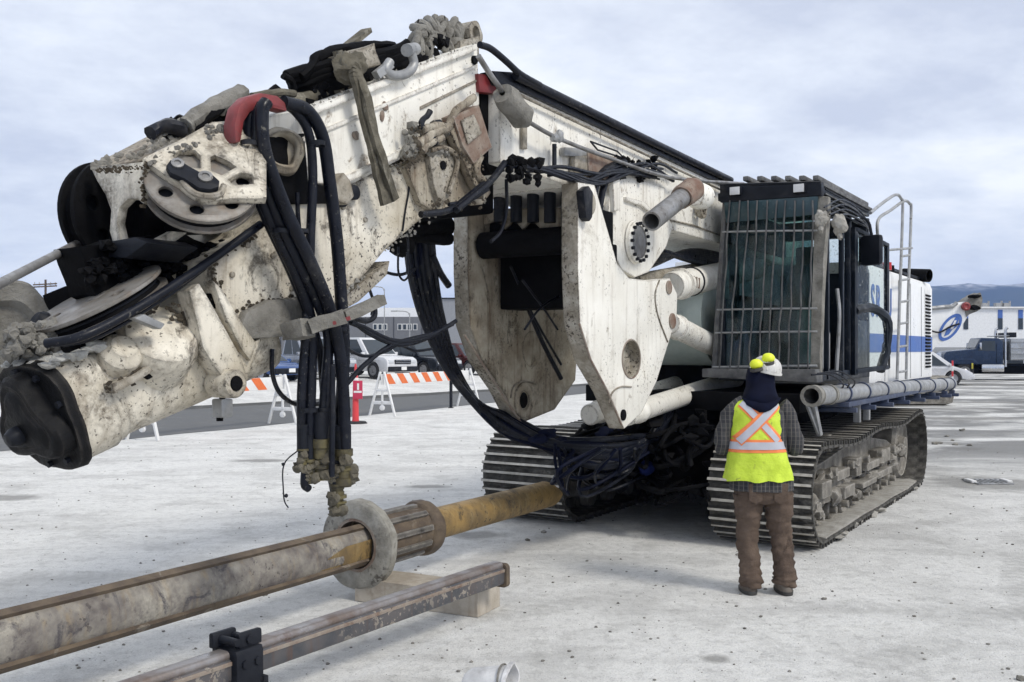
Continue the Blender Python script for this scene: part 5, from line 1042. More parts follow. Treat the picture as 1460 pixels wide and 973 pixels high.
for px_, b_, r_ in (([(526, 360), (524, 400), (532, 430), (530, 450)], -.3, .011), ([(526, 370), (545, 386), (570, 392), (592, 384)], -.3, .012), ([(500, 460), (520, 468), (560, 486), (600, 484), (645, 462)], .1, .018), ([(498, 455), (530, 478), (570, 492), (610, 482), (650, 458)], .1, .016), ([(492, 550), (520, 520), (560, 492), (620, 476)], .1, .017), ([(494, 498), (520, 508), (548, 502), (566, 492)], .1, .011), ([(560, 486), (590, 500), (615, 498)], .0, .01), ([(532, 428), (534, 450), (522, 458), (500, 452)], .2, .018), ([(568, 352), (568, 388), (576, 400), (584, 388), (580, 360)], -.2, .008), ([(580, 270), (578, 310), (582, 350), (580, 390)], .2, .007), ([(690, 262), (668, 280), (640, 300), (600, 306)], .46, .022), ([(696, 270), (670, 286), (640, 292)], .45, .014), ([(720, 232), (700, 258), (672, 282), (650, 300)], .50, .024), ([(722, 256), (722, 300), (714, 330), (700, 345)], .2, .014), ([(616, 364), (628, 390), (640, 408)], -.7, .03), ([(720, 300), (740, 400), (770, 480), (800, 540)], -.38, .022), ([(728, 380), (760, 450), (800, 520)], -.3, .012), ([(745, 400), (775, 440), (795, 470)], .0, .01), ([(800, 420), (770, 440), (748, 470)], .1, .01)):
    mb = MB(); mb.tube(crom([pb(u, v, b_) for u, v in px_], 6), r_, 8); P('loose_hose', mb, M['rubber'])

# ================================================================== THINGS RESTING ON THE MAST
def rigthing(name, label, cat, group=None):
    return thing(name, label, cat, ORG, TH, group)
st = rigthing('webbing_sling', 'frayed dirty webbing sling hanging over the side of the mast', 'sling')
mb = MB(); path = crom([pb(u, v, b) for u, v, b in ((478, 84, .2), (492, 82, .30), (505, 100, .42), (514, 135, .43), (526, 180, .43), (538, 230, .44), (552, 290, .44))], 6)
for i in range(len(path) - 1): mb.bar(path[i], path[i + 1] + (path[i + 1] - path[i]) * .1, .07 + .035 * i / len(path), .03, RV)
mb.wob(.012, 12, 4); P('strap_web', mb, M['strap'], st)
mb = MB(); path = crom([pb(u, v, b) for u, v, b in ((486, 90, .25), (500, 92, .38), (520, 132, .46), (534, 190, .46), (550, 245, .47), (564, 285, .46))], 6)
for i in range(len(path) - 1): mb.bar(path[i], path[i + 1] + (path[i + 1] - path[i]) * .1, .06, .025, RV)
mb.wob(.012, 12, 9); P('strap_web', mb, M['strap'], st)
mb = MB(); mb.lump(pb(495, 98, .36), (.09, .07, .09), 3, 3, .4); mb.lump(pb(508, 92, .36), (.07, .06, .07), 5, 3, .4); P('knot', mb, M['strap'], st)
ch = rigthing('steel_chain', 'heap of grey steel chain lying on top of the mast near the eye lug', 'chain')
rnd = random.Random(11); mb = None
for k in range(30):
    t = k / 29; c = pb(594 + t * 58 + rnd.uniform(-8, 8), 66 - t * 10 + rnd.uniform(-20, 6) * (1.2 if .15 < t < .8 else .5), .14); a = Vector((rnd.uniform(-1, 1), rnd.uniform(-1, 1), rnd.uniform(-1, 1))).normalized(); n_, b_ = frame(a)
    pts = [c + n_ * math.cos(2 * math.pi * q / 14) * .07 + b_ * math.sin(2 * math.pi * q / 14) * .042 for q in range(15)]
    mb = MB(); mb.tube(pts, .026, 8, cap=False); mb.wob(.006, 20, k); P('chain_link', mb, M['mud'], ch)
sk = rigthing('bow_shackle', 'grey bow shackle lying against the chain on top of the mast', 'shackle')
mb = MB(); mb.tube(crom([pb(u, v, .38) for u, v in ((586, 74), (590, 92), (580, 105), (562, 108), (550, 100), (556, 88))], 6), .03, 10); P('bow', mb, M['galv'], sk)
mb = MB(); mb.cyl(pb(580, 72, .40), pb(592, 70, .34), .04, n=12); mb.bar(pb(556, 92, .38), pb(536, 108, .36), .05, .05); P('shackle_pin', mb, M['galv'], sk)

# ================================================================== FOREGROUND STEEL
def axis_thing(name, label, cat, p0, p1):
    t = thing(name, label, cat, p0); d = (p1 - p0); return t, d.normalized(), d.length
kp0, kp1 = W(0, 913, 4.9), W(782, 704, 9.9)
kd = (kp1 - kp0).normalized(); kp00 = kp0 - kd * 1.6; ks = kd.cross(Vector((0, 0, 1))).normalized(); ku = ks.cross(kd).normalized()
kelly = thing('drill_pipe', 'long muddy grey drill pipe with an ochre end lying across the yard', 'drill pipe', kp00)
def K(s, r, a): return kd * s + ks * (r * math.cos(a)) + ku * (r * math.sin(a))
Lk = (kp1 - kp00).length; s_ring = 1.6 + (W(503, 783, 7.35) - kp0).length
r = .148; n = 40
def ksec(s, r, flat=True):
    o = []
    for k in range(n):
        a = 2 * math.pi * k / n; rr = r
        if flat and math.cos(a - R(12)) > .75: rr = r * (1 - .10 * ((math.cos(a - R(12)) - .75) / .25))
        o.append(K(s, min(rr, r), a))
    return o
mb = MB(); mb.loft([ksec(0, r), ksec(s_ring * .3, r), ksec(s_ring * .6, r), ksec(s_ring - .34, r), ksec(s_ring - .30, r * .96, True), ksec(s_ring + .1, r * .96, True)]); o = mb.build('pipe_body', M['kelly'], kelly)
for a0 in (R(66), R(-44)):
    mb = MB(); f_ = lambda s, a, q: K(s, q, a)
    for (sa, sb) in ((0, s_ring - .05),):
        A = [f_(sa, a0 - .16, r * .98), f_(sa, a0 - .15, r * 1.15), f_(sa, a0 + .15, r * 1.15), f_(sa, a0 + .17, r * .98)]; B_ = [p + kd * (sb - sa) for p in A]; mb.loft([A, [A[i].lerp(B_[i], .5) for i in range(4)], B_])
    mb.subdiv(2); mb.wob(.004, 8, a0); mb.build('drive_rib', M['kellyrib'], kelly)
mb = MB(); c_ = [K(s_ring - .75, r * .93, R(-30)), K(s_ring - .30, r * .97, R(20)), K(s_ring - .02, r * .99, R(22)), K(s_ring - .02, r * .99, R(-34)), K(s_ring - .4, r * .98, R(-38))]
mb.prism([p - ks * .004 for p in c_], ks * .012); mb.build('ochre_wear_plate', M['ochre'], kelly, bevel=.004)
mb = MB(); mb.lathe(kd * (s_ring - .07), kd, [(.02, .2), (.02, .312), (.035, .332), (.105, .332), (.125, .315), (.125, .2), (.02, .2)], 56); mb.subdiv(1); mb.wob(.007, 13, 3); mb.build('lifting_ring', M['ring'], kelly)
mb = MB(); mb.pipe(kd * (s_ring - .05), kd * (s_ring + .05), .20, .178, 40); mb.build('ring_bushing', M['rust'], kelly)
s_end = s_ring + .78
mb = MB(); mb.cyl(kd * (s_ring + .06), kd * s_end, .188, n=40); dr = mb.build('driver_sleeve', M['kellyrib'], kelly)
for k in range(10):
    a = 2 * math.pi * k / 10 + .2; mb = MB(); A = [K(s_ring + .1, .185, a - .13), K(s_ring + .1, .212, a - .10), K(s_ring + .1, .212, a + .10), K(s_ring + .1, .185, a + .13)]; mb.loft([A, [p + kd * .58 for p in A]]); mb.build('sleeve_rib', M['darkkelly'], dr, bevel=.006)
mb = MB(); mb.lathe(kd * s_end, kd, [(-.08, .19), (-.06, .215), (0, .228), (.04, .225), (.05, .20), (.05, .12)], 40); mb.subdiv(1); mb.wob(.008, 13, 2); mb.build('sleeve_flange', M['kellyrib'], dr)
mb = MB(); mb.box(K(s_ring + .12, .2, R(100)), (.09, .05, .02), kd.to_track_quat('X', 'Z').to_matrix()); mb.build('paint_mark', M['orange'], dr)
mb = MB(); q_ = []
for (s, cut) in ((s_end + .02, 0), (Lk - .25, 0), (Lk - .02, 1)):
    q_.append([K(s - (.16 * (1 + math.sin(2 * math.pi * k / 32)) * .5 * -1 if cut else 0) - (.22 * max(0, math.sin(2 * math.pi * k / 32)) if cut else 0), .132, 2 * math.pi * k / 32) for k in range(32)])
mb.loft(q_, cap=True); mb.build('end_tube', M['ochre'], kelly)

# peeling square bar
bp1 = W(713, 817, 6.9); bp1.z = .288; bq = W(335, 949, 4.98); bd = (bp1 - bq).normalized(); bp0 = bq - bd * 2.2
bar = thing('square_steel_bar', 'peeling dark square steel bar with a black clevis clamp, lowest in the photo', 'steel bar', bp0)
bs_ = bd.cross(Vector((0, 0, 1))).normalized(); bu = bs_.cross(bd).normalized(); Lb = (bp1 - bp0).length
def Bp(s, y, z): return bd * s + bs_ * y + bu * z
def bprism(nm, s0, s1, prof, mat, par=bar, bev=.006):
    mb = MB(); mb.prism([Bp(s0, y, z) for y, z in prof], bd * (s1 - s0)); return mb.build(nm, mat, par, bevel=bev)
hw = .058
def rrect(wy, wz, c, n=4):
    o = []
    for (sy, sz, a0) in ((1, 1, 0), (-1, 1, 90), (-1, -1, 180), (1, -1, 270)):
        for k in range(n + 1):
            a = R(a0 + 90 * k / n); o.append((sy * (wy - c) + c * math.cos(a), sz * (wz - c) + c * math.sin(a)))
    return o
bbody = bprism('bar_body', 0, Lb - .03, rrect(hw, hw * 1.0, .018), M['bar'], bev=0)
bprism('bar_top_rail', 0, Lb - .03, [(p[0] - .004, p[1] + hw + .012) for p in rrect(hw * .86, .026, .024)], M['bartop'], bev=0)
bprism('side_lip', 0, Lb - .03, [(hw + .006, hw - .01), (hw + .006, hw - .03), (hw - .01, hw - .03), (hw - .01, hw - .01)], M['rust'], bev=.002)
bprism('end_plate', Lb - .03, Lb + .012, rrect(hw * 1.32, hw * 1.42, .03), M['kellyrib'])
s_b = (bq - bp0).length
bprism('clamp_body', s_b - .07, s_b + .10, [(-.09, -.10), (.10, -.10), (.10, .075), (.09, .10), (-.09, .10)], M['blacksteel'])
for y in (-.062, .052):
    bprism('clamp_cheek', s_b - .06 + y * .6, s_b + .085 + y * .6, [(y - .018, .10), (y + .018, .10), (y + .018, .165), (y + .012, .175), (y - .012, .175), (y - .018, .165)], M['blacksteel'])
for s in (-.05, .03):
    mb = MB(); mb.cyl(Bp(s_b + s, -.10, .14), Bp(s_b + s, .085, .14), .02, n=12); mb.build('clamp_bolt', M['blacksteel'], bar)
    mb = MB(); mb.cyl(Bp(s_b + s + .03, .098, .03), Bp(s_b + s + .03, .112, .03), .022, n=6); mb.build('clamp_bolt', M['blacksteel'], bar)
bprism('clamp_lip', s_b + .09, s_b + .12, [(-.09, -.11), (.115, -.11), (.115, -.06), (-.09, -.06)], M['blacksteel'])

# timbers
def timber(label, pa_, pb_, wd, ht):
    pa_, pb_ = Vector((*pa_[:2], ht / 2 + .004)), Vector((*pb_[:2], ht / 2 + .004)); t = thing('timber_block', label, 'timber', pa_)
    mb = MB(); mb.bar(Vector((0, 0, 0)), pb_ - pa_, wd, ht); mb.subdiv(3); mb.wob(.004, 9, ht * 50)
    o = mb.build('timber_beam', M['timber'], t, bevel=0)
    return t
gA, gB = G(505, 858), G(680, 882)
dirT = (gB - gA).normalized(); perp = Vector((-dirT.y, dirT.x, 0))
tb = timber('pale square timber lying crosswise under the steel bar and the ring', gA + perp * .18, gB + perp * .18, .34, .165)
# crushed bucket at the bottom edge
bc = G(704, 1002); bk = thing('bucket', 'crushed dirty white bucket lying at the bottom edge', 'bucket', bc)
mb = MB(); d_ = Vector((.94, -.3, .12)).normalized()
mb.lathe(Vector((-.13, .03, .085)), d_, [(.01, 0), (0, .075), (.02, .085), (.22, .098), (.225, .11), (.245, .11), (.245, .096), (.03, .078), (.03, 0)], 30); mb.wob(.022, 8, 2); mb.build('bucket_body', worn('grubby_white_plastic', (.66, .66, .66), (.45, .45, .45), .5, 0, 9, dirt=(.14, .13, .13), dirt_lo=.48, dirt_k=.9), bk)
mb = MB(); mb.lathe(Vector((-.13, .03, .085)) + d_ * .19, d_, [(0, .102), (0, .107), (.012, .107), (.012, .102)], 30); mb.wob(.01, 8, 2); mb.build('bucket_band', M['mud'], bk)

# storm grate
gc = G(1408, 688); dg_ = thing('storm_grate', 'small square storm drain grate set in a damp patch of ground', 'drain grate', gc)
mb = MB()
for a in (-1, 1): mb.box((a * .36, 0, .012), (.09, .62, .024)); mb.box((0, a * .29, .012), (.8, .06, .024))
mb.build('grate_frame', M['galv'], dg_, bevel=.004)
mb = MB(); mb.box((0, 0, .002), (.7, .55, .004)); mb.build('grate_pit', M['black'], dg_)
for k in range(5): mb = MB(); mb.box((-.24 + k * .12, 0, .014), (.05, .52, .022)); mb.build('grate_bar', M['galv'], dg_)
for a in (-1, 1): mb = MB(); mb.box((a * .40, -.02, .03), (.12, .3, .05)); mb.build('grate_sandbag', M['plasticwhite'], dg_, bevel=.015)

dg_.scale = (.62, .8, .8)

# ================================================================== PERSON
pf = G(1089, 846); per = thing('person', 'worker seen from behind in yellow safety vest, brown trousers and white hard hat', 'person', pf)
X_ = lambda u: (u - 1089) * .00534
# body : one continuous skin
V_ = []; E_ = []; RR = []
def jn(p, r, par=None):
    V_.append(p); RR.append(r); i = len(V_) - 1
    if par is not None: E_.append((par, i))
    return i
pel = jn((.0, 0, .92), .13); sp_ = jn((-.03, -.01, 1.1), .11, pel); chs = jn((-.04, -.01, 1.32), .11, sp_); nk = jn((-.02, .02, 1.50), .055, chs); hd0 = jn((.005, .04, 1.58), .075, nk); hd1 = jn((.005, .05, 1.68), .088, hd0); jn((.005, .045, 1.74), .07, hd1)
for sx, kx, ax_ in ((-1, -.125, X_(1070)), (1, .12, X_(1117))):
    h_ = jn((sx * .10, 0, .88), .10, pel); k_ = jn((kx, .03, .48), .062, h_); a_ = jn((ax_, -.01, .09), .042, k_); jn((ax_ + .01, .14, .045), .035, a_)
    s_ = jn((sx * .16 - .03, -.01, 1.38), .048, chs); e_ = jn((sx * .285 - .025, -.015, 1.15), .04, s_); w_ = jn((sx * .13, .24, 1.17), .03, e_)
    pm = jn((sx * .09, .31, 1.18), .032, w_)
    for f in range(4):
        o_ = (f - 1.5) * .02; l_ = (.036, .044, .04, .03)[f]
        f1_ = jn((sx * (.085 + .0), .345, 1.18 + o_), .009, pm); f2_ = jn((sx * .07, .345 + l_ * .8, 1.175 + o_), .009, f1_); jn((sx * .04, .345 + l_, 1.17 + o_), .008, f2_)
    t1 = jn((sx * .06, .30, 1.215), .011, pm); jn((sx * .035, .33, 1.235), .009, t1)
bm_ = bpy.data.meshes.new('body'); bm_.from_pydata(V_, E_, []); body = bpy.data.objects.new('body', bm_); COL.objects.link(body); body.parent = per
md = body.modifiers.new('skin', 'SKIN'); body.modifiers.new('sub', 'SUBSURF').levels = 1; body.modifiers['sub'].render_levels = 1
for i, d in enumerate(bm_.skin_vertices[0].data): d.radius = (RR[i], RR[i]); d.use_root = (i == 0)
bm_.materials.append(M['skin'])
def oval(c, rx, ry, n=36, e=2.3, tilt=0):
    o = []
    for k in range(n):
        a = 2 * math.pi * k / n; ca, sa = math.cos(a), math.sin(a); s = (abs(ca) ** e + abs(sa) ** e) ** (-1 / e)
        o.append(Vector((c[0] + ca * s * rx, c[1] + sa * s * ry, c[2] + tilt * ca * s * rx)))
    return o
def tube_rings(path, n=20):
    o = []; P_ = [Vector(p[:3]) for p in path]; S_r = [p[3] for p in path]
    nn, bb = frame(P_[1] - P_[0])
    for i, p in enumerate(P_):
        t = (P_[min(i + 1, len(P_) - 1)] - P_[max(i - 1, 0)]).normalized(); nn = (nn - t * nn.dot(t)).normalized(); bb = t.cross(nn)
        o.append([p + (nn * math.cos(2 * math.pi * k / n) + bb * math.sin(2 * math.pi * k / n)) * S_r[i] for k in range(n)])
    return o
def wrinkle(mb, amp, fz, fx, seed):
    mb.bm.normal_update()
    for v_ in mb.bm.verts:
        c = v_.co; k = noise.noise(Vector((c.x * fx + seed, c.y * fx, c.z * fz + 2.5 * c.x))) + .5 * noise.noise(Vector((c.x * fx * 2 + seed, c.y * fx * 2, c.z * fz * 2.2 - 4 * c.x)))
        v_.co = c + v_.normal * k * amp
def dense(path, k=4):
    pts = [Vector(p[:3]) for p in path]; cr_ = crom(pts, k); rr = []
    for i in range(len(cr_)):
        t = i / k; j = min(int(t), len(path) - 2); f = t - j; rr.append(path[j][3] * (1 - f) + path[j + 1][3] * f)
    return [(*p, q) for p, q in zip(cr_, rr)]
# trousers
mb = MB(); mb.loft([oval((X_(1088), .0, z), rx, ry) for z, rx, ry in ((.69, .13, .10), (.71, .19, .13), (.76, .215, .145), (.82, .222, .15), (.90, .215, .145), (.98, .20, .14))])
mb.loft(tube_rings(dense([(X_(1067), 0, .76, .115), (X_(1067), .005, .66, .108), (X_(1068), .015, .55, .094), (X_(1066), .02, .45, .083), (X_(1067), .01, .33, .080), (X_(1069), 0, .2, .080), (X_(1070), -.01, .11, .090), (X_(1070), -.01, .06, .085)], 9), 30))
mb.loft(tube_rings(dense([(X_(1109), 0, .76, .115), (X_(1111), .0, .66, .106), (X_(1111), .01, .55, .092), (X_(1115), .015, .45, .083), (X_(1116), .0, .33, .080), (X_(1117), -.015, .2, .082), (X_(1118), -.02, .12, .092), (X_(1116), -.02, .075, .085)], 9), 30))
wrinkle(mb, .012, 26, 8, 3); wrinkle(mb, .008, 12, 18, 13)
mb.bm.normal_update()
for v_ in mb.bm.verts:
    k_ = max(0, min(1, (.42 - v_.co.z) / .3)) * .0055 + max(0, 1 - abs(v_.co.z - .62) / .12) * .005
    v_.co += v_.normal * k_ * math.sin(v_.co.z * 105 + 5 * math.sin(v_.co.x * 22) + 9 * v_.co.y)
mb.build('trousers', M['pants'], per, smooth=75)
for u, sx in ((1071, -1), (1106, 1)):
    mb = MB(); pts = [(X_(u) - .055, -.152, .86), (X_(u) + .055, -.152, .86), (X_(u) + .05, -.150, .73), (X_(u), -.145, .70), (X_(u) - .05, -.150, .73)]; mb.prism(pts, (0, .03, 0)); mb.build('pocket', M['pants'], per, bevel=.004)
# boots
for u, yy, dx in ((1069, -.02, -.01), (1115, -.035, .05)):
    x = X_(u); bo = MB(); bo.loft([oval((x, yy + .02, .15), .055, .065, 24), oval((x, yy + .02, .09), .058, .075, 24), oval((x + dx * .3, yy + .05, .055), .060, .115, 24), oval((x + dx * .4, yy + .07, .028), .060, .135, 24)]); b_ = bo.build('boot', M['boot'], per)
    mb = MB(); mb.loft([oval((x + dx * .4, yy + .07, .03), .064, .14, 24), oval((x + dx * .4, yy + .07, .002), .062, .138, 24)]); mb.build('sole', M['sole'], b_, bevel=.003)
# shirt : torso under the vest, hem and sleeves
mb = MB(); mb.loft([oval((X_(1086), -.0, z), rx, ry) for z, rx, ry in ((.795, .236, .165), (.86, .236, .165), (.95, .215, .15), (1.1, .19, .135), (1.3, .19, .13), (1.40, .18, .12), (1.47, .10, .09))])
for sx, pts in ((-1, [(-.15, -.01, 1.44, .075), (-.235, -.015, 1.40, .072), (-.285, -.02, 1.30, .066), (-.315, -.02, 1.20, .066), (-.315, .01, 1.125, .062), (-.26, .1, 1.12, .068), (-.16, .22, 1.17, .05)]), (1, [(.12, -.01, 1.44, .075), (.165, -.015, 1.39, .07), (.195, -.02, 1.28, .064), (.222, -.025, 1.19, .064), (.24, -.0, 1.115, .064), (.23, .1, 1.12, .07), (.15, .22, 1.17, .05)])):
    mb.loft(tube_rings(dense(pts), 22))
wrinkle(mb, .014, 14, 9, 8); mb.build('flannel_shirt', M['plaid'], per, smooth=75)
# vest
def vest_ring(z):
    ks_ = ((.862, .262, .18, X_(1081)), (.92, .258, .175, X_(1081)), (1.0, .238, .165, X_(1080)), (1.08, .218, .158, X_(1078)), (1.15, .205, .153, X_(1076)), (1.25, .202, .15, X_(1076)), (1.35, .202, .143, X_(1076)), (1.42, .195, .135, X_(1075)), (1.47, .168, .118, X_(1076)), (1.50, .10, .09, X_(1078)))
    z = max(z, .862)
    for i in range(len(ks_) - 1):
        if ks_[i][0] <= z <= ks_[i + 1][0]:
            f = (z - ks_[i][0]) / (ks_[i + 1][0] - ks_[i][0]); q = [a + (b - a) * f for a, b in zip(ks_[i], ks_[i + 1])]; return q
    return ks_[-1]
rg_ = []
for i in range(30):
    z = .875 + (1.50 - .875) * i / 29; q = vest_ring(z); rg_.append(oval((q[3], -.005, z), q[1], q[2], 48, 2.6))
mb = MB(); mb.loft(rg_, cap=False)
for v_ in mb.bm.verts:
    k = max(0, (1.0 - v_.co.z) / .14); a = math.atan2(v_.co.y, v_.co.x); v_.co += Vector((math.cos(a), math.sin(a), 0)) * (.012 * k * math.sin(a * 9 + 1) + .006 * k * math.sin(a * 17)); v_.co.z += .008 * k * math.sin(a * 7)
wrinkle(mb, .010, 9, 10, 21); bvh = BVHTree.FromBMesh(mb.bm); vest = mb.build('safety_vest', M['vest'], per, smooth=75)
def tape(nm, pts, wd, mat, off, wrap=False):
    mb = MB(); rows = []
    n_ = 26
    P_ = [Vector((a, 0, b)) for a, b in pts]; full = []
    for i in range(len(P_) - 1):
        for j in range(n_): full.append(P_[i].lerp(P_[i + 1], j / n_))
    full.append(P_[-1])
    for i, p in enumerate(full):
        t = (full[min(i + 1, len(full) - 1)] - full[max(0, i - 1)]).normalized(); s = Vector((t.z, 0, -t.x)); r_ = []
        for e_ in (-1, -.33, .33, 1):
            q = p + s * wd / 2 * e_; hit = bvh.ray_cast(Vector((q.x, -1, q.z)), Vector((0, 1, 0)))[0]
            if hit is None: r_ = None; break
            r_.append(hit)
        if r_: rows.append(r_)
    prev = None
    for r_ in rows:
        cur = [[mb.v(h + Vector((0, -off, 0))) for h in r_], [mb.v(h + Vector((0, .003, 0))) for h in r_]]
        if prev:
            for L_ in (0,):
                for k in range(3): mb.face([prev[L_][k], prev[L_][k + 1], cur[L_][k + 1], cur[L_][k]])
            mb.face([prev[0][0], cur[0][0], cur[1][0], prev[1][0]]); mb.face([prev[0][3], prev[1][3], cur[1][3], cur[0][3]])
        prev = cur
    if rows: mb.build(nm, mat, vest, smooth=75)
zz = lambda v: (848 - v) * .00534
def band(nm, zc, wd, mat, off):
    mb = MB(); rows = []
    for k in range(72):
        a = 2 * math.pi * k / 72; d = Vector((math.cos(a), math.sin(a), 0)); col = []
        for e_ in (-.5, 0, .5):
            o_ = Vector((X_(1075), 0, zc + wd * e_)); h = bvh.ray_cast(o_ + d * .8, -d)[0] or o_ + d * .19; col.append(h)
        rows.append((col, d))
    vs_ = [[[mb.v(h + d * off) for h in c], [mb.v(h - d * .004) for h in c]] for c, d in rows]
    for k in range(72):
        A, B_ = vs_[k], vs_[(k + 1) % 72]
        for j in range(2): mb.face([A[0][j], A[0][j + 1], B_[0][j + 1], B_[0][j]])
        mb.face([A[0][0], B_[0][0], B_[1][0], A[1][0]]); mb.face([A[0][2], A[1][2], B_[1][2], B_[0][2]])
    mb.build(nm, mat, vest, smooth=75)
band('orange_waist_tape', zz(634.5), .098, M['vorange'], .004); band('silver_waist_tape', zz(634), .056, M['silver'], .008)
tape('orange_back_tape', [(X_(1048), zz(569)), (X_(1104), zz(628))], .078, M['vorange'], .004); tape('silver_back_tape', [(X_(1048), zz(569)), (X_(1103), zz(628))], .046, M['silver'], .008)
tape('orange_back_tape', [(X_(1104), zz(572)), (X_(1045), zz(628))], .088, M['vorange'], .011); tape('silver_back_tape', [(X_(1103), zz(573)), (X_(1047), zz(628))], .052, M['silver'], .015)
# hood, neck gaiter, helmet, earmuffs
mb = MB(); mb.loft([oval((X_(1084), -.01, 1.415), .05, .05, 30), oval((X_(1082), -.055, 1.45), .085, .095, 30), oval((X_(1081), -.055, 1.50), .135, .108, 30), oval((X_(1082), -.03, 1.54), .125, .105, 30), oval((X_(1084), .0, 1.58), .105, .10, 30), oval((X_(1085), .02, 1.66), .108, .115, 30), oval((X_(1086), .03, 1.72), .10, .11, 30)])
mb.loft([oval((X_(1080), -.142, 1.40), .02, .02, 24), oval((X_(1080), -.142, 1.415), .06, .03, 24), oval((X_(1080), -.12, 1.45), .115, .045, 24), oval((X_(1082), -.07, 1.50), .15, .06, 24)])
wrinkle(mb, .012, 16, 9, 31); mb.build('hood', M['navy'], per, smooth=80)
mb = MB(); hc = Vector((X_(1094), .035, 1.70)); tl = Matrix.Rotation(R(12), 3, 'Y') @ Matrix.Rotation(R(8), 3, 'X'); rings_ = []
for h, q in ((0, 1.0), (.03, .99), (.06, .93), (.085, .80), (.105, .58), (.117, .3), (.12, .02)): rings_.append([hc + tl @ p for p in oval((0, 0, h), .112 * q, .132 * q, 36, 2.1)])
mb.loft(rings_); mb.loft([[hc + tl @ p for p in oval((0, .01, -.004), .122, .15, 36, 2.1)], [hc + tl @ p for p in oval((0, .01, .008), .122, .15, 36, 2.1)]]); hel = mb.build('hard_hat', M['helmet'], per)
mb = MB()
for k in (-1, 0, 1): mb.tube([hc + tl @ Vector((k * .03, -.128 + .0, .02)), hc + tl @ Vector((k * .03, -.10, .085)), hc + tl @ Vector((k * .028, -.02, .122)), hc + tl @ Vector((k * .028, .08, .10))], .006, 8)
mb.build('helmet_ridge', M['helmet'], hel)
for u, v, y in ((1075, 519.5, -.07), (1093, 511, -.05)):
    c = Vector((X_(u), y, zz(v))); mb = MB(); mb.lump(c, (.05, .042, .042), 1, 3, .05); em = mb.build('earmuff', M['muff'], hel)
    mb = MB(); mb.lathe(c - Vector((0, 0, .035)), Vector((.2, .1, -1)), [(-.01, .046), (.012, .05), (.02, .035), (.02, 0)], 20); mb.build('ear_cushion', M['sole'], em)
mb = MB(); mb.tube(crom([Vector((X_(1076), -.06, zz(524))), Vector((X_(1072), .0, zz(532))), hc + Vector((-.05, .06, .07)), Vector((X_(1093), .02, zz(516)))], 5), .007, 7); mb.build('earmuff_band', M['sole'], hel)

# ================================================================== BARRICADES, POSTS
def barricade(label, pL, pR, first=None):
    d = (pR - pL); d.z = 0; l = d.length; rz = math.atan2(d.y, d.x); t = thing('barricade', label, 'barricade', pL, rz, 'striped barricades along the road strip')
    mb = MB(); mb.box((l / 2, 0, 1.03), (l + .1, .035, .30)); bo = mb.build('striped_board', M['plasticwhite'], t, bevel=.008)
    ns = int(l / .68)
    for k in range(ns):
        x = .34 + k * .68; mb = MB(); mb.prism([(x, -.021, .885), (x + .34, -.021, .885), (x + .04, -.021, 1.175), (x - .30, -.021, 1.175)], (0, .003, 0)); mb.build('orange_stripe', M['orange'], bo)
    for x in (0.0, l):
        mb = MB()
        for s in (-1, 1): mb.bar((x, s * .06, 1.24), (x, s * .42, 0.0), .05, .07, Vector((1, 0, 0)))
        mb.bar((x, -.2, .72), (x, .2, .72), .05, .06); mb.bar((x, -.3, .38), (x, .3, .38), .05, .09); mb.cyl((x - .03, 0, .24), (x + .03, 0, .24), .075, n=14); mb.bar((x, 0, .72), (x, 0, .2), .05, .05, Vector((1, 0, 0)))
        mb.build('leg_frame', M['plasticwhite'], t, bevel=.008)
    return t
barricade('orange and white barricade to the right of the red post', G(545, 594), G(668, 580))
barricade('orange and white barricade to the left of the red post, under the mast', G(203, 628), G(403, 605))
dp = G(507, 604); dl = thing('delineator_post', 'slim red plastic delineator post with a small sign between the barricades', 'delineator post', dp)
mb = MB(); mb.lathe((0, 0, 0), (0, 0, 1), [(.04, .10), (.1, .085), (.9, .07), (1.2, .06), (1.25, .035), (1.45, .03), (1.5, .02), (1.5, 0)], 16); mb.build('post', M['redplastic'], dl)
mb = MB(); mb.lathe((0, 0, 0), (0, 0, 1), [(0, .30), (.05, .26), (.06, .12), (.06, 0)], 20); mb.build('base', M['tyre'], dl)
mb = MB(); mb.box((.07, -.1, .85), (.24, .02, .46)); sg = mb.build('sign_panel', plain('crimson_sign', (.5, .03, .08), .5), dl, bevel=.004)
mb = MB(); mb.box((.07, -.113, .80), (.2, .004, .05)); mb.box((.08, -.113, .93), (.05, .004, .16)); mb.build('sign_mark', M['plasticwhite'], sg)
mb = MB(); mb.lathe((0, 0, 1.05), (0, 0, 1), [(0, .075), (.0, .078), (.1, .072), (.1, .065)], 16); mb.build('reflective_collar', M['plasticwhite'], dl)
bpz = G(643, 582); o = thing('black_post', 'thin black post beside the right barricade', 'post', bpz)
mb = MB(); mb.lathe((0, 0, 0), (0, 0, 1), [(0, .06), (.02, .05), (1.05, .05), (1.08, .045), (1.08, 0)], 12); mb.build('post_shaft', M['blacksteel'], o); mb = MB(); mb.box((0, 0, .01), (.16, .16, .02)); mb.build('post_foot', M['blacksteel'], o)
rp_ = G(1358, 552); o = thing('marker_post', 'thin red and white marker post in front of the white van', 'marker post', rp_)
for k in range(5): mb = MB(); mb.cyl((0, 0, k * .26), (0, 0, k * .26 + .26), .045, n=10); mb.build('post_band', M['redplastic'] if k % 2 == 0 else M['plasticwhite'], o)

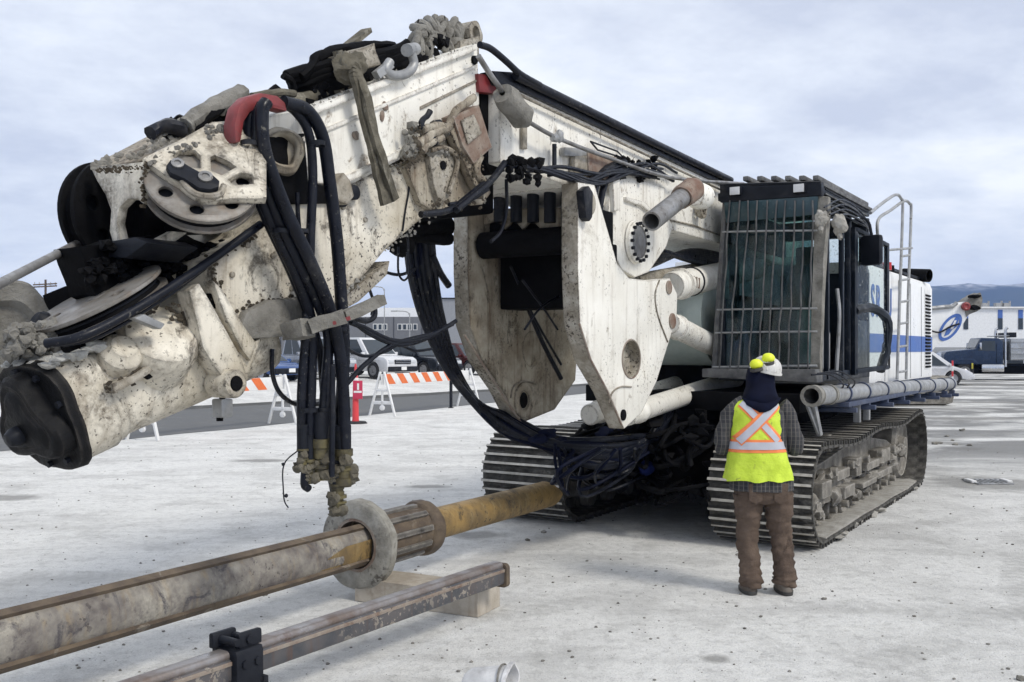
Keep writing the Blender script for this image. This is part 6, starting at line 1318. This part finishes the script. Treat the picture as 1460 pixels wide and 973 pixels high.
# ================================================================== CARS
def car(name, label, cat, loc, rz, ln, wd, ht, paint, kind, group='vehicles parked behind the yard'):
    t = thing(name, label, cat, loc, rz, group); h = ln / 2; z0 = .32; bz = ht * .56
    if kind == 'suv': roof = [(-h + .12, bz), (-h + .3, ht), (h * .18, ht), (h * .50, bz)]; hood = bz - .02
    elif kind == 'pickup': roof = [(-h * .05, bz), (-h * .02, ht), (h * .25, ht), (h * .52, bz)]; hood = bz - .03
    elif kind == 'van': roof = [(-h + .06, bz), (-h + .15, ht), (h * .25, ht), (h * .66, bz)]; hood = bz - .12
    else: roof = [(-h * .75, bz), (-h * .4, ht), (h * .15, ht), (h * .52, bz)]; hood = bz - .06
    side = [(-h, z0 + .1), (-h, bz - .08), (-h + .05, bz), (roof[-1][0], bz), (h - .25, hood - .06), (h - .05, hood - .18), (h, hood - .3), (h, z0 + .06), (h - .1, z0 - .05)]
    for xw in (h * .62, -h * .62):
        side += [(xw + .42 * math.cos(a), z0 + .02 + .46 * math.sin(a)) for a in [math.pi * k / 8 for k in range(9)]]
    side += [(-h + .08, z0 - .05)]
    mb = MB(); mb.prism([(x, -wd / 2, z) for x, z in side], (0, wd, 0)); body_ = mb.build('body', paint, t, bevel=.06)
    ins = wd * .10; mb = MB(); A = []
    for y, i_ in ((-1, 1), (1, 1)): A.append([Vector((x, y * (wd / 2 - (.02 if z < bz + .01 else ins)), z)) for x, z in roof])
    mb.loft(A); ca_ = mb.build('cabin', paint, t, bevel=.05)
    (xa, za), (xb, zb), (xc, zc), (xd, zd) = roof
    for y in (-1, 1):
        yy = lambda z: y * (wd / 2 - .02 - (ins - .02) * (z - bz) / (ht - bz) + .006)
        lo_, hi_ = bz + .04, ht - .09; X0 = lambda z: xa + (xb - xa) * (z - bz) / (ht - bz); X1 = lambda z: xd + (xc - xd) * (z - bz) / (ht - bz)
        cuts = [0, .36, .69, 1] if kind == 'suv' else [0, .5, 1] if kind != 'van' else [.72, 1]
        for a0, a1 in zip(cuts[:-1], cuts[1:]):
            pt = lambda a, z: Vector((X0(z) + (X1(z) - X0(z)) * (a * .88 + .06), yy(z), z)); q = [pt(a0 + .02, lo_), pt(a1 - .02, lo_), pt(a1 - .02, hi_), pt(a0 + .02, hi_)]
            mb = MB(); mb.prism(q, (0, -y * .02, 0)); mb.build('side_window', M['glassdark'], ca_)
    for (xl, xh, s, nm) in ((xd, xc, 1, 'windscreen'), (xa, xb, -1, 'rear_window')):
        f = lambda k: (xl + (xh - xl) * k, bz + (ht - bz) * k); w_ = lambda k: wd / 2 - .10 - ins * k
        q = [Vector((f(k)[0] + s * .012, yv * w_(k), f(k)[1])) for k, yv in ((.08, -1), (.08, 1), (.88, 1), (.88, -1))]; mb = MB(); mb.prism(q, (-s * .015, 0, 0)); mb.build(nm, M['glassdark'], ca_)
    for xw in (h * .62, -h * .62):
        for y in (-1, 1):
            mb = MB(); mb.lathe((xw, y * (wd / 2 - .22), .37), (0, y, 0), [(0, 0), (0, .35), (.03, .37), (.19, .37), (.22, .34), (.215, .24), (.17, .22), (.17, 0)], 26); wh = mb.build('wheel', M['tyre'], t)
            mb = MB(); mb.lathe((xw, y * (wd / 2 - .22), .37), (0, y, 0), [(.17, .23), (.205, .235), (.2, .2), (.185, .06), (.21, .05), (.21, 0)], 20); mb.build('rim', M['alloy'], wh)
    for y in (-1, 1):
        mb = MB(); mb.box((h - .05, y * (wd / 2 - .27), hood - .27), (.14, .36, .16)); mb.build('headlight', M['hlamp'], t, bevel=.03)
        mb = MB(); mb.box((-h + .02, y * (wd / 2 - .14), bz - .22), (.08, .2, .26)); mb.build('tail_lamp', M['tail'], t, bevel=.02)
        mb = MB(); mb.box((xd - .25, y * (wd / 2 + .09), bz + .08), (.1, .2, .15)); mb.build('mirror', paint, t, bevel=.03)
    mb = MB(); mb.box((h + .01, 0, hood - .28), (.05, wd - .95, .2)); gr = mb.build('grille', M['blacksteel'], t, bevel=.01)
    for k in range(2): mb = MB(); mb.box((h + .038, 0, hood - .23 - k * .09), (.02, wd - 1.0, .025)); mb.build('grille_bar', M['chrome'], gr)
    mb = MB(); mb.box((h + .02, 0, .44), (.14, wd - .1, .24)); mb.build('bumper', paint if kind == 'van' else M['blacksteel'], t, bevel=.04)
    mb = MB(); mb.box((h + .095, 0, .47), (.02, .34, .16)); mb.build('number_plate', M['plasticwhite'], t)
    if kind == 'pickup': mb = MB(); mb.box((-h * .53, 0, bz + .005), (h * .85, wd - .24, .03)); mb.build('bed_cover', M['blacksteel'], t)
    return t
cp = lambda n, c, m=.15: worn(n, c, tuple(x * .8 for x in c), .22, m, 2, dirt=(.35, .35, .34), dirt_lo=.58, dirt_k=.5, bs=.03)
def lotz(p): return .52
def cpos(u, d): p = W(u, 500, d); p.z = .5; return p
hd = R(-38)
car('parked_suv', 'white parked sport utility vehicle behind the barricades', 'suv', cpos(520, 47.5), hd, 5.1, 2.0, 1.92, cp('white_car_paint', (.68, .68, .69)), 'suv')
car('parked_suv', 'black parked sport utility vehicle right of the white one', 'suv', cpos(591, 50), hd, 4.8, 1.92, 1.80, cp('black_car_paint', (.018, .022, .03)), 'suv')
car('parked_pickup', 'silver grey parked pickup seen below the mast', 'pickup', cpos(428, 46), hd, 5.6, 2.0, 1.95, cp('silver_car_paint', (.36, .38, .42), .4), 'pickup')
car('parked_car', 'blue parked saloon car left of the silver pickup', 'car', cpos(366, 43), hd, 4.6, 1.82, 1.42, cp('blue_car_paint', (.03, .08, .24), .2), 'sedan')
car('parked_suv', 'grey parked crossover half hidden behind the white one', 'suv', cpos(470, 53), hd, 4.6, 1.86, 1.75, cp('grey_car_paint', (.2, .21, .22), .3), 'suv')
car('parked_car', 'black parked hatchback at the far left of the car row, behind the blue saloon', 'car', cpos(335, 50), hd, 4.4, 1.82, 1.5, cp('black_car_paint', (.015, .016, .02)), 'sedan')
car('parked_suv', 'dark red parked crossover at the right end of the car row', 'suv', cpos(655, 54), hd, 4.6, 1.86, 1.7, cp('dark_red_car_paint', (.07, .012, .012), .2), 'suv')
vp_ = W(1309, 500, 52); vp_.z = -.02
car('parked_van', 'white parked van in front of the dark blue dump truck', 'van', vp_, R(-14), 5.0, 1.95, 1.75, cp('white_van_paint', (.72, .72, .73)), 'van')

# dump truck
tp = W(1422, 500, 60); tp.z = 0; tk = thing('dump_truck', 'dark blue dump truck with a silver tipper body', 'truck', tp, R(-10 + 180))
TP = worn('navy_truck_paint', (.006, .02, .055), (.009, .026, .065), .25, .1, 3)
def tb(nm, c, s, mat, par=tk, bev=.03): mb = MB(); mb.box(c, s); return mb.build(nm, mat, par, bevel=bev)
mb = MB(); mb.prism([(.0, -1.15, .95), (.0, -1.15, 2.35), (.25, -1.15, 2.52), (1.25, -1.15, 2.55), (1.55, -1.15, 1.88), (3.2, -1.15, 1.72), (3.35, -1.15, 1.55), (3.35, -1.15, .75), (2.9, -1.15, .7), (2.9, -1.15, .95)], (0, 2.3, 0)); cb_ = mb.build('cab', TP, tk, bevel=.06)
for y in (-1, 1):
    mb = MB(); mb.prism([(.45, y * 1.16, 1.75), (1.42, y * 1.16, 1.78), (1.2, y * 1.16, 2.36), (.45, y * 1.16, 2.36)], (0, -y * .02, 0)); mb.build('door_window', M['glassdark'], cb_)
    mb = MB(); mb.cyl((-.18, y * .95, .8), (-.18, y * .95, 3.0), .09, n=14); mb.tube([(-.18, y * .95, 3.0), (-.2, y * .95, 3.1), (-.3, y * .95, 3.15)], .09, 12); mb.build('exhaust_stack', M['chrome'], tk)
    tb('fuel_tank', (.6, y * 1.0, .72), (1.3, .5, .5), M['chrome'], bev=.12); tb('mirror', (1.35, y * 1.42, 2.05), (.08, .2, .42), M['chrome'])
    tb('door_seam', (.38, y * 1.153, 1.6), (.02, .01, 1.2), M['black'], bev=0)
    for x in (2.15, -2.6, -3.85, -5.0):
        mb = MB(); mb.lathe((x, y * .78, .52), (0, y, 0), [(0, 0), (0, .48), (.04, .52), (.3, .52), (.34, .48), (.33, .32), (.22, .28), (.22, 0)], 26); wh = mb.build('wheel', M['tyre'], tk)
        mb = MB(); mb.lathe((x, y * .78, .52), (0, y, 0), [(.2, .3), (.31, .31), (.26, .2), (.34, .12), (.36, 0)], 20); mb.build('rim', M['alloy'], wh)
    mb = MB(); mb.prism([(1.4, y * 1.16, 1.0), (1.65, y * 1.16, 1.3), (2.6, y * 1.16, 1.3), (2.85, y * 1.16, .95), (2.75, y * 1.16, .9), (2.5, y * 1.16, 1.15), (1.8, y * 1.16, 1.15), (1.5, y * 1.16, .9)], (0, -y * .4, 0)); mb.build('mudguard', TP, tk, bevel=.03)
    tb('headlight', (3.36, y * .9, 1.2), (.06, .3, .2), M['hlamp']); tb('marker_light', (1.75, y * 1.17, .85), (.1, .04, .35), M['yellow'], bev=.01)
mb = MB(); mb.prism([(1.28, -1.0, 2.46), (1.53, -1.0, 1.95), (1.53, 1.0, 1.95), (1.28, 1.0, 2.46)], (.02, 0, .01)); mb.build('windscreen', M['glassdark'], cb_)
tb('chassis', (-1.6, 0, .85), (9, .9, .28), M['blacksteel']); tb('underbody', (-.6, 0, .62), (5.2, 1.7, .5), M['black']); tb('step', (1.55, -1.0, .5), (.5, .35, .06), M['chrome']); tb('grille', (3.37, 0, 1.3), (.05, 1.2, .7), M['chrome']); tb('bumper', (3.5, 0, .72), (.2, 2.4, .32), M['chrome'])
SI = worn('silver_tipper', (.42, .43, .44), (.32, .33, .34), .35, .5, 3); tbody = tb('tipper_body', (-3.4, 0, 1.85), (6.0, 2.4, 1.3), SI)
for z in (1.3, 1.62, 1.95, 2.3): 
    for y in (-1, 1): tb('side_rail', (-3.4, y * 1.22, z), (6.0, .06, .10), SI, tbody, .01)
tb('tailgate_tarp_roll', (-.55, 0, 2.72), (.35, 2.4, .3), M['blacksteel'], tbody); tb('cab_shield', (-.2, 0, 2.66), (1.0, 2.2, .06), SI, tbody)
lp_ = W(1414, 553, 57); 

# ================================================================== SECOND RIG BEHIND (raised white boom with an emblem)
r2o = W(1300, 500, 33); r2o.z = 0; r2 = thing('drilling_rig', 'second drilling rig further back with a round blue emblem on its raised boom', 'drilling rig', r2o)
q2 = lambda u, v, d=33: W(u, v, d) - r2o
bx = [(1286, 512), (1328, 502), (1340, 494), (1372, 488), (1402, 452), (1401, 440), (1392, 428), (1370, 432), (1362, 436), (1330, 440), (1286, 452)]
bx = [(1290, 520), (1326, 506), (1336, 492), (1346, 487), (1358, 478), (1374, 462), (1382, 448), (1376, 430), (1356, 438), (1326, 442), (1290, 450)]
mb = MB(); mb.prism([q2(u, v) for u, v in bx], (0, .8, 0)); b2 = mb.build('boom', M['clean'], r2, bevel=.03)
mb = MB(); mb.prism([q2(u, v, 32.95) for u, v in ((1374, 436), (1384, 424), (1398, 418), (1401, 430), (1399, 440), (1388, 446), (1378, 452))], (0, .7, 0)); mb.subdiv(2); mb.wob(.06, 3, 2); mb.build('boom_head', M['mud'], b2)
mb = MB(); mb.lathe(q2(1377, 437, 32.9), (0, -1, 0), [(-.05, .14), (.05, .14), (.07, .09), (.05, .06), (.05, 0)], 20); mb.build('boom_pin', M['red'], b2)
mb = MB(); mb.lump(q2(1390, 439, 32.9), (.2, .12, .09), 3, 2, .5); mb.lump(q2(1390, 423, 32.9), (.22, .15, .06), 5, 2, .5); mb.build('head_grease', M['black'], b2)
o_ = ell(1355, 467, 23, 11.5, 40, R(-52)); i_ = ell(1355, 467, 18, 8, 40, R(-52))
mb = MB(); mb.prism([q2(u, v, 32.98) for u, v in o_], (0, .01, 0), [[q2(u, v, 32.98) for u, v in i_]]); em_ = mb.build('emblem_ring', M['blue'], b2)
mb = MB(); mb.prism([q2(u, v, 32.985) for u, v in ((1346, 480), (1350, 470), (1357, 462), (1363, 452), (1368, 452), (1364, 466), (1358, 470), (1353, 477))], (0, .01, 0)); mb.build('emblem_figure', M['blue'], b2)
mb = MB(); mb.prism([q2(u, v, 32.975) for u, v in ((1355, 470), (1361, 457), (1364, 457), (1359, 469))], (0, .004, 0)); mb.build('emblem_highlight', M['plasticwhite'], b2)
mb = MB(); mb.tube(crom([q2(u, v, 32.9) for u, v in ((1328, 472), (1340, 474), (1355, 466), (1368, 462))], 5), .03, 8); mb.build('boom_hose', M['rubber'], b2)
mb = MB(); mb.tube([q2(u, v, 32.95) for u, v in ((1326, 440), (1345, 438), (1358, 437), (1364, 432))], .07, 8); mb.build('boom_line', M['galv'], b2)
mb = MB(); mb.box((-.7, 1.0, 1.9), (2.4, 2.2, 1.6)); mb.build('upper_body', M['clean'], r2, bevel=.05)
for y in (-.4, 2.4): mb = MB(); mb.box((-.8, y, .5), (4, .6, 1.0)); mb.build('crawler_track', M['track'], r2, bevel=.3)

# ================================================================== BUILDINGS AND POLES
def bwin(par, x, y, z, w_, h_, mat=None, fr=True):
    if fr: mb = MB(); mb.box((x, y, z), (w_ + .16, .08, h_ + .16)); f = mb.build('window', M['plasticwhite'], par); mb = MB(); mb.box((x, y - .05, z), (w_, .04, h_)); mb.build('pane', mat or M['glassdark'], f)
    else: mb = MB(); mb.box((x, y - .02, z), (w_, .08, h_)); mb.build('window', mat or M['glassdark'], par)
b0 = W(300, 500, 115); b1 = W(662, 500, 115); gb = thing('office_building', 'long low grey building with a white roof band and small windows behind the parked cars', 'building', ((b0.x + b1.x) / 2, 115, 0))
wb = (b1.x - b0.x); zt_ = 1.87 + (498 - 452) / 1400 * 115; ztt = 1.87 + (498 - 437) / 1400 * 115
mb = MB(); mb.box((0, 6, zt_ / 2), (wb, 12, zt_)); mb.build('wall', plain('grey_cladding', (.155, .16, .175), .7), gb)
mb = MB(); mb.box((0, 12, (zt_ + ztt) / 2), (wb + .6, 16, ztt - zt_)); mb.build('roof_band', plain('white_cladding', (.84, .85, .86), .5), gb)
for u in (410, 425, 440, 535, 542, 549, 570, 577, 584, 592):
    x = W(u, 0, 115).x - (b0.x + b1.x) / 2; bwin(gb, x, -.02, 1.87 + (498 - 466.5) / 1400 * 115, .36, .6)
for k in range(9): mb = MB(); mb.box((-wb / 2 + (k + .5) * wb / 9, -.02, zt_ * .5), (.05, .06, zt_ - .05)); mb.build('panel_joint', M['blacksteel'], gb)
mb = MB(); mb.box((0, -.05, .9), (wb, .06, .2)); mb.build('base_trim', M['blacksteel'], gb)
x_ = W(634, 0, 100); gb2 = thing('grey_tower_block', 'narrow grey block at the right end of the low building', 'building', (x_.x + 1.5, 104, 0))
mb = MB(); mb.box((0, 3, 3.6), (5, 6, 7.2)); mb.build('wall', plain('mid_grey_render', (.24, .25, .27), .7), gb2); mb = MB(); mb.box((0, 3, 7.25), (5.3, 6.3, .12)); mb.build('roof', M['blacksteel'], gb2)
d_w = 92; wbx = W(1405, 0, d_w).x; wd_ = 40; wbg = thing('warehouse', 'large white warehouse with vertical blue and dark windows behind the dump truck', 'building', (wbx + 8, d_w, -.3)); bz_ = lambda v: 1.87 + (CV - v) / 1400 * d_w + .3
bx_ = lambda u: W(u, 0, d_w).x - wbx - 8
mb = MB(); mb.box((0, 10, bz_(440) / 2), (wd_, 20, bz_(440))); mb.build('wall', plain('white_metal_cladding', (.74, .75, .76), .5), wbg)
mb = MB(); mb.box((0, -.9, (bz_(497) + bz_(504)) / 2 + .12), (wd_, 2.0, .42)); mb.build('canopy', plain('grey_canopy', (.3, .31, .32), .5), wbg)
mb = MB(); mb.box((0, 9.9, bz_(440) + .08), (wd_ + .3, 20.3, .14)); mb.build('roof_edge', M['plasticwhite'], wbg)
for u in (1377, 1426, 1455, 1484, 1513):
    x = bx_(u); za, zb, zm = bz_(442), bz_(470), bz_(454)
    mb = MB(); mb.box((x, -.01, (za + zm) / 2), (.42, .08, za - zm)); mb.build('blue_panel', M['blue'], wbg); bwin(wbg, x, -.0, (zm + zb) / 2, .42, zm - zb - .02, fr=False)
for u, w_ in ((1345, 1.1), (1371, 1.2), (1399, 1.2), (1446, 1.6), (1475, 1.2), (1500, 1.2)): bwin(wbg, bx_(u), -.02, bz_(513), w_, .9)
for u in (1418, 1437, 1449): mb = MB(); mb.box((bx_(u), 2, bz_(440) + .35), (.5, .5, .5)); mb.cyl((bx_(u) + .4, 2, bz_(440)), (bx_(u) + .4, 2, bz_(440) + .8), .1, n=8); mb.build('roof_vent', M['galv'], wbg)
def pole(label, u, vtop, d, cross=True, mat='wood', r=.14, lamp=None):
    p = W(u, 500, d); zt2 = 1.87 + (CV - vtop) / 1400 * d; t = thing('utility_pole' if cross else 'street_lamp', label, 'utility pole' if cross else 'street lamp', (p.x, p.y, 0))
    mb = MB(); mb.cyl((0, 0, 0), (0, 0, zt2), r, r * .7, 12); mb.build('pole', M[mat], t)
    if cross:
        for k, (dz_, s_) in enumerate(((.45, .0), (.62, .18))):
            mb = MB(); mb.box((s_ * 0, -.12, zt2 - dz_ - k * .05), (2.3, .1, .12), Matrix.Rotation(R(-3), 3, 'Y')); ca = mb.build('crossarm', M[mat], t)
            for x in (-1.0, -.55, .55, 1.0): mb = MB(); mb.cyl((x, -.12, zt2 - dz_ + .04), (x, -.12, zt2 - dz_ + .2), .035, n=8); mb.build('insulator', M['galv'], ca)
    else:
        mb = MB(); mb.tube(crom([(0, 0, zt2 - .2), (-.3, 0, zt2 + .15), (-1.4, 0, zt2 + .25)], 6), .05, 8); ar = mb.build('arm', M[mat], t); mb = MB(); mb.box((-1.6, 0, zt2 + .22), (.6, .2, .12)); mb.build('lamp_head', M['galv'], ar, bevel=.02)
    return t
pole('wooden utility pole with double crossarms beyond the mast nose', 65, 399, 95)
pole('thin grey street lamp in front of the low grey building', 584, 447, 100, False, 'galv', .08)
pole('tall thin mast in front of the low grey building', 548, 412, 108, False, 'galv', .06)

# ================================================================== AIR
mb = MB(); mb.box((0, 0, 124), (8800, 8800, 252)); hz = tag(mb.build('haze', None, smooth=0), kind='stuff')
hm = bpy.data.materials.new('pale_haze'); hm.use_nodes = True; ht_ = hm.node_tree; ht_.nodes.clear()
ho = ht_.nodes.new('ShaderNodeOutputMaterial'); hv = ht_.nodes.new('ShaderNodeVolumePrincipled'); ht_.links.new(hv.outputs[0], ho.inputs['Volume'])
hv.inputs['Color'].default_value = (.30, .50, 1.0, 1); hv.inputs['Density'].default_value = 0.00017; hv.inputs['Anisotropy'].default_value = 0.0
hz.data.materials.clear(); hz.data.materials.append(hm)

# nothing sits deeper than thing > part > sub-part
def chain(o):
    r = [o]
    while r[-1].parent: r.append(r[-1].parent)
    return r[::-1]
for o in list(scene.objects):
    c = chain(o)
    if len(c) > 3: o.parent = c[1]
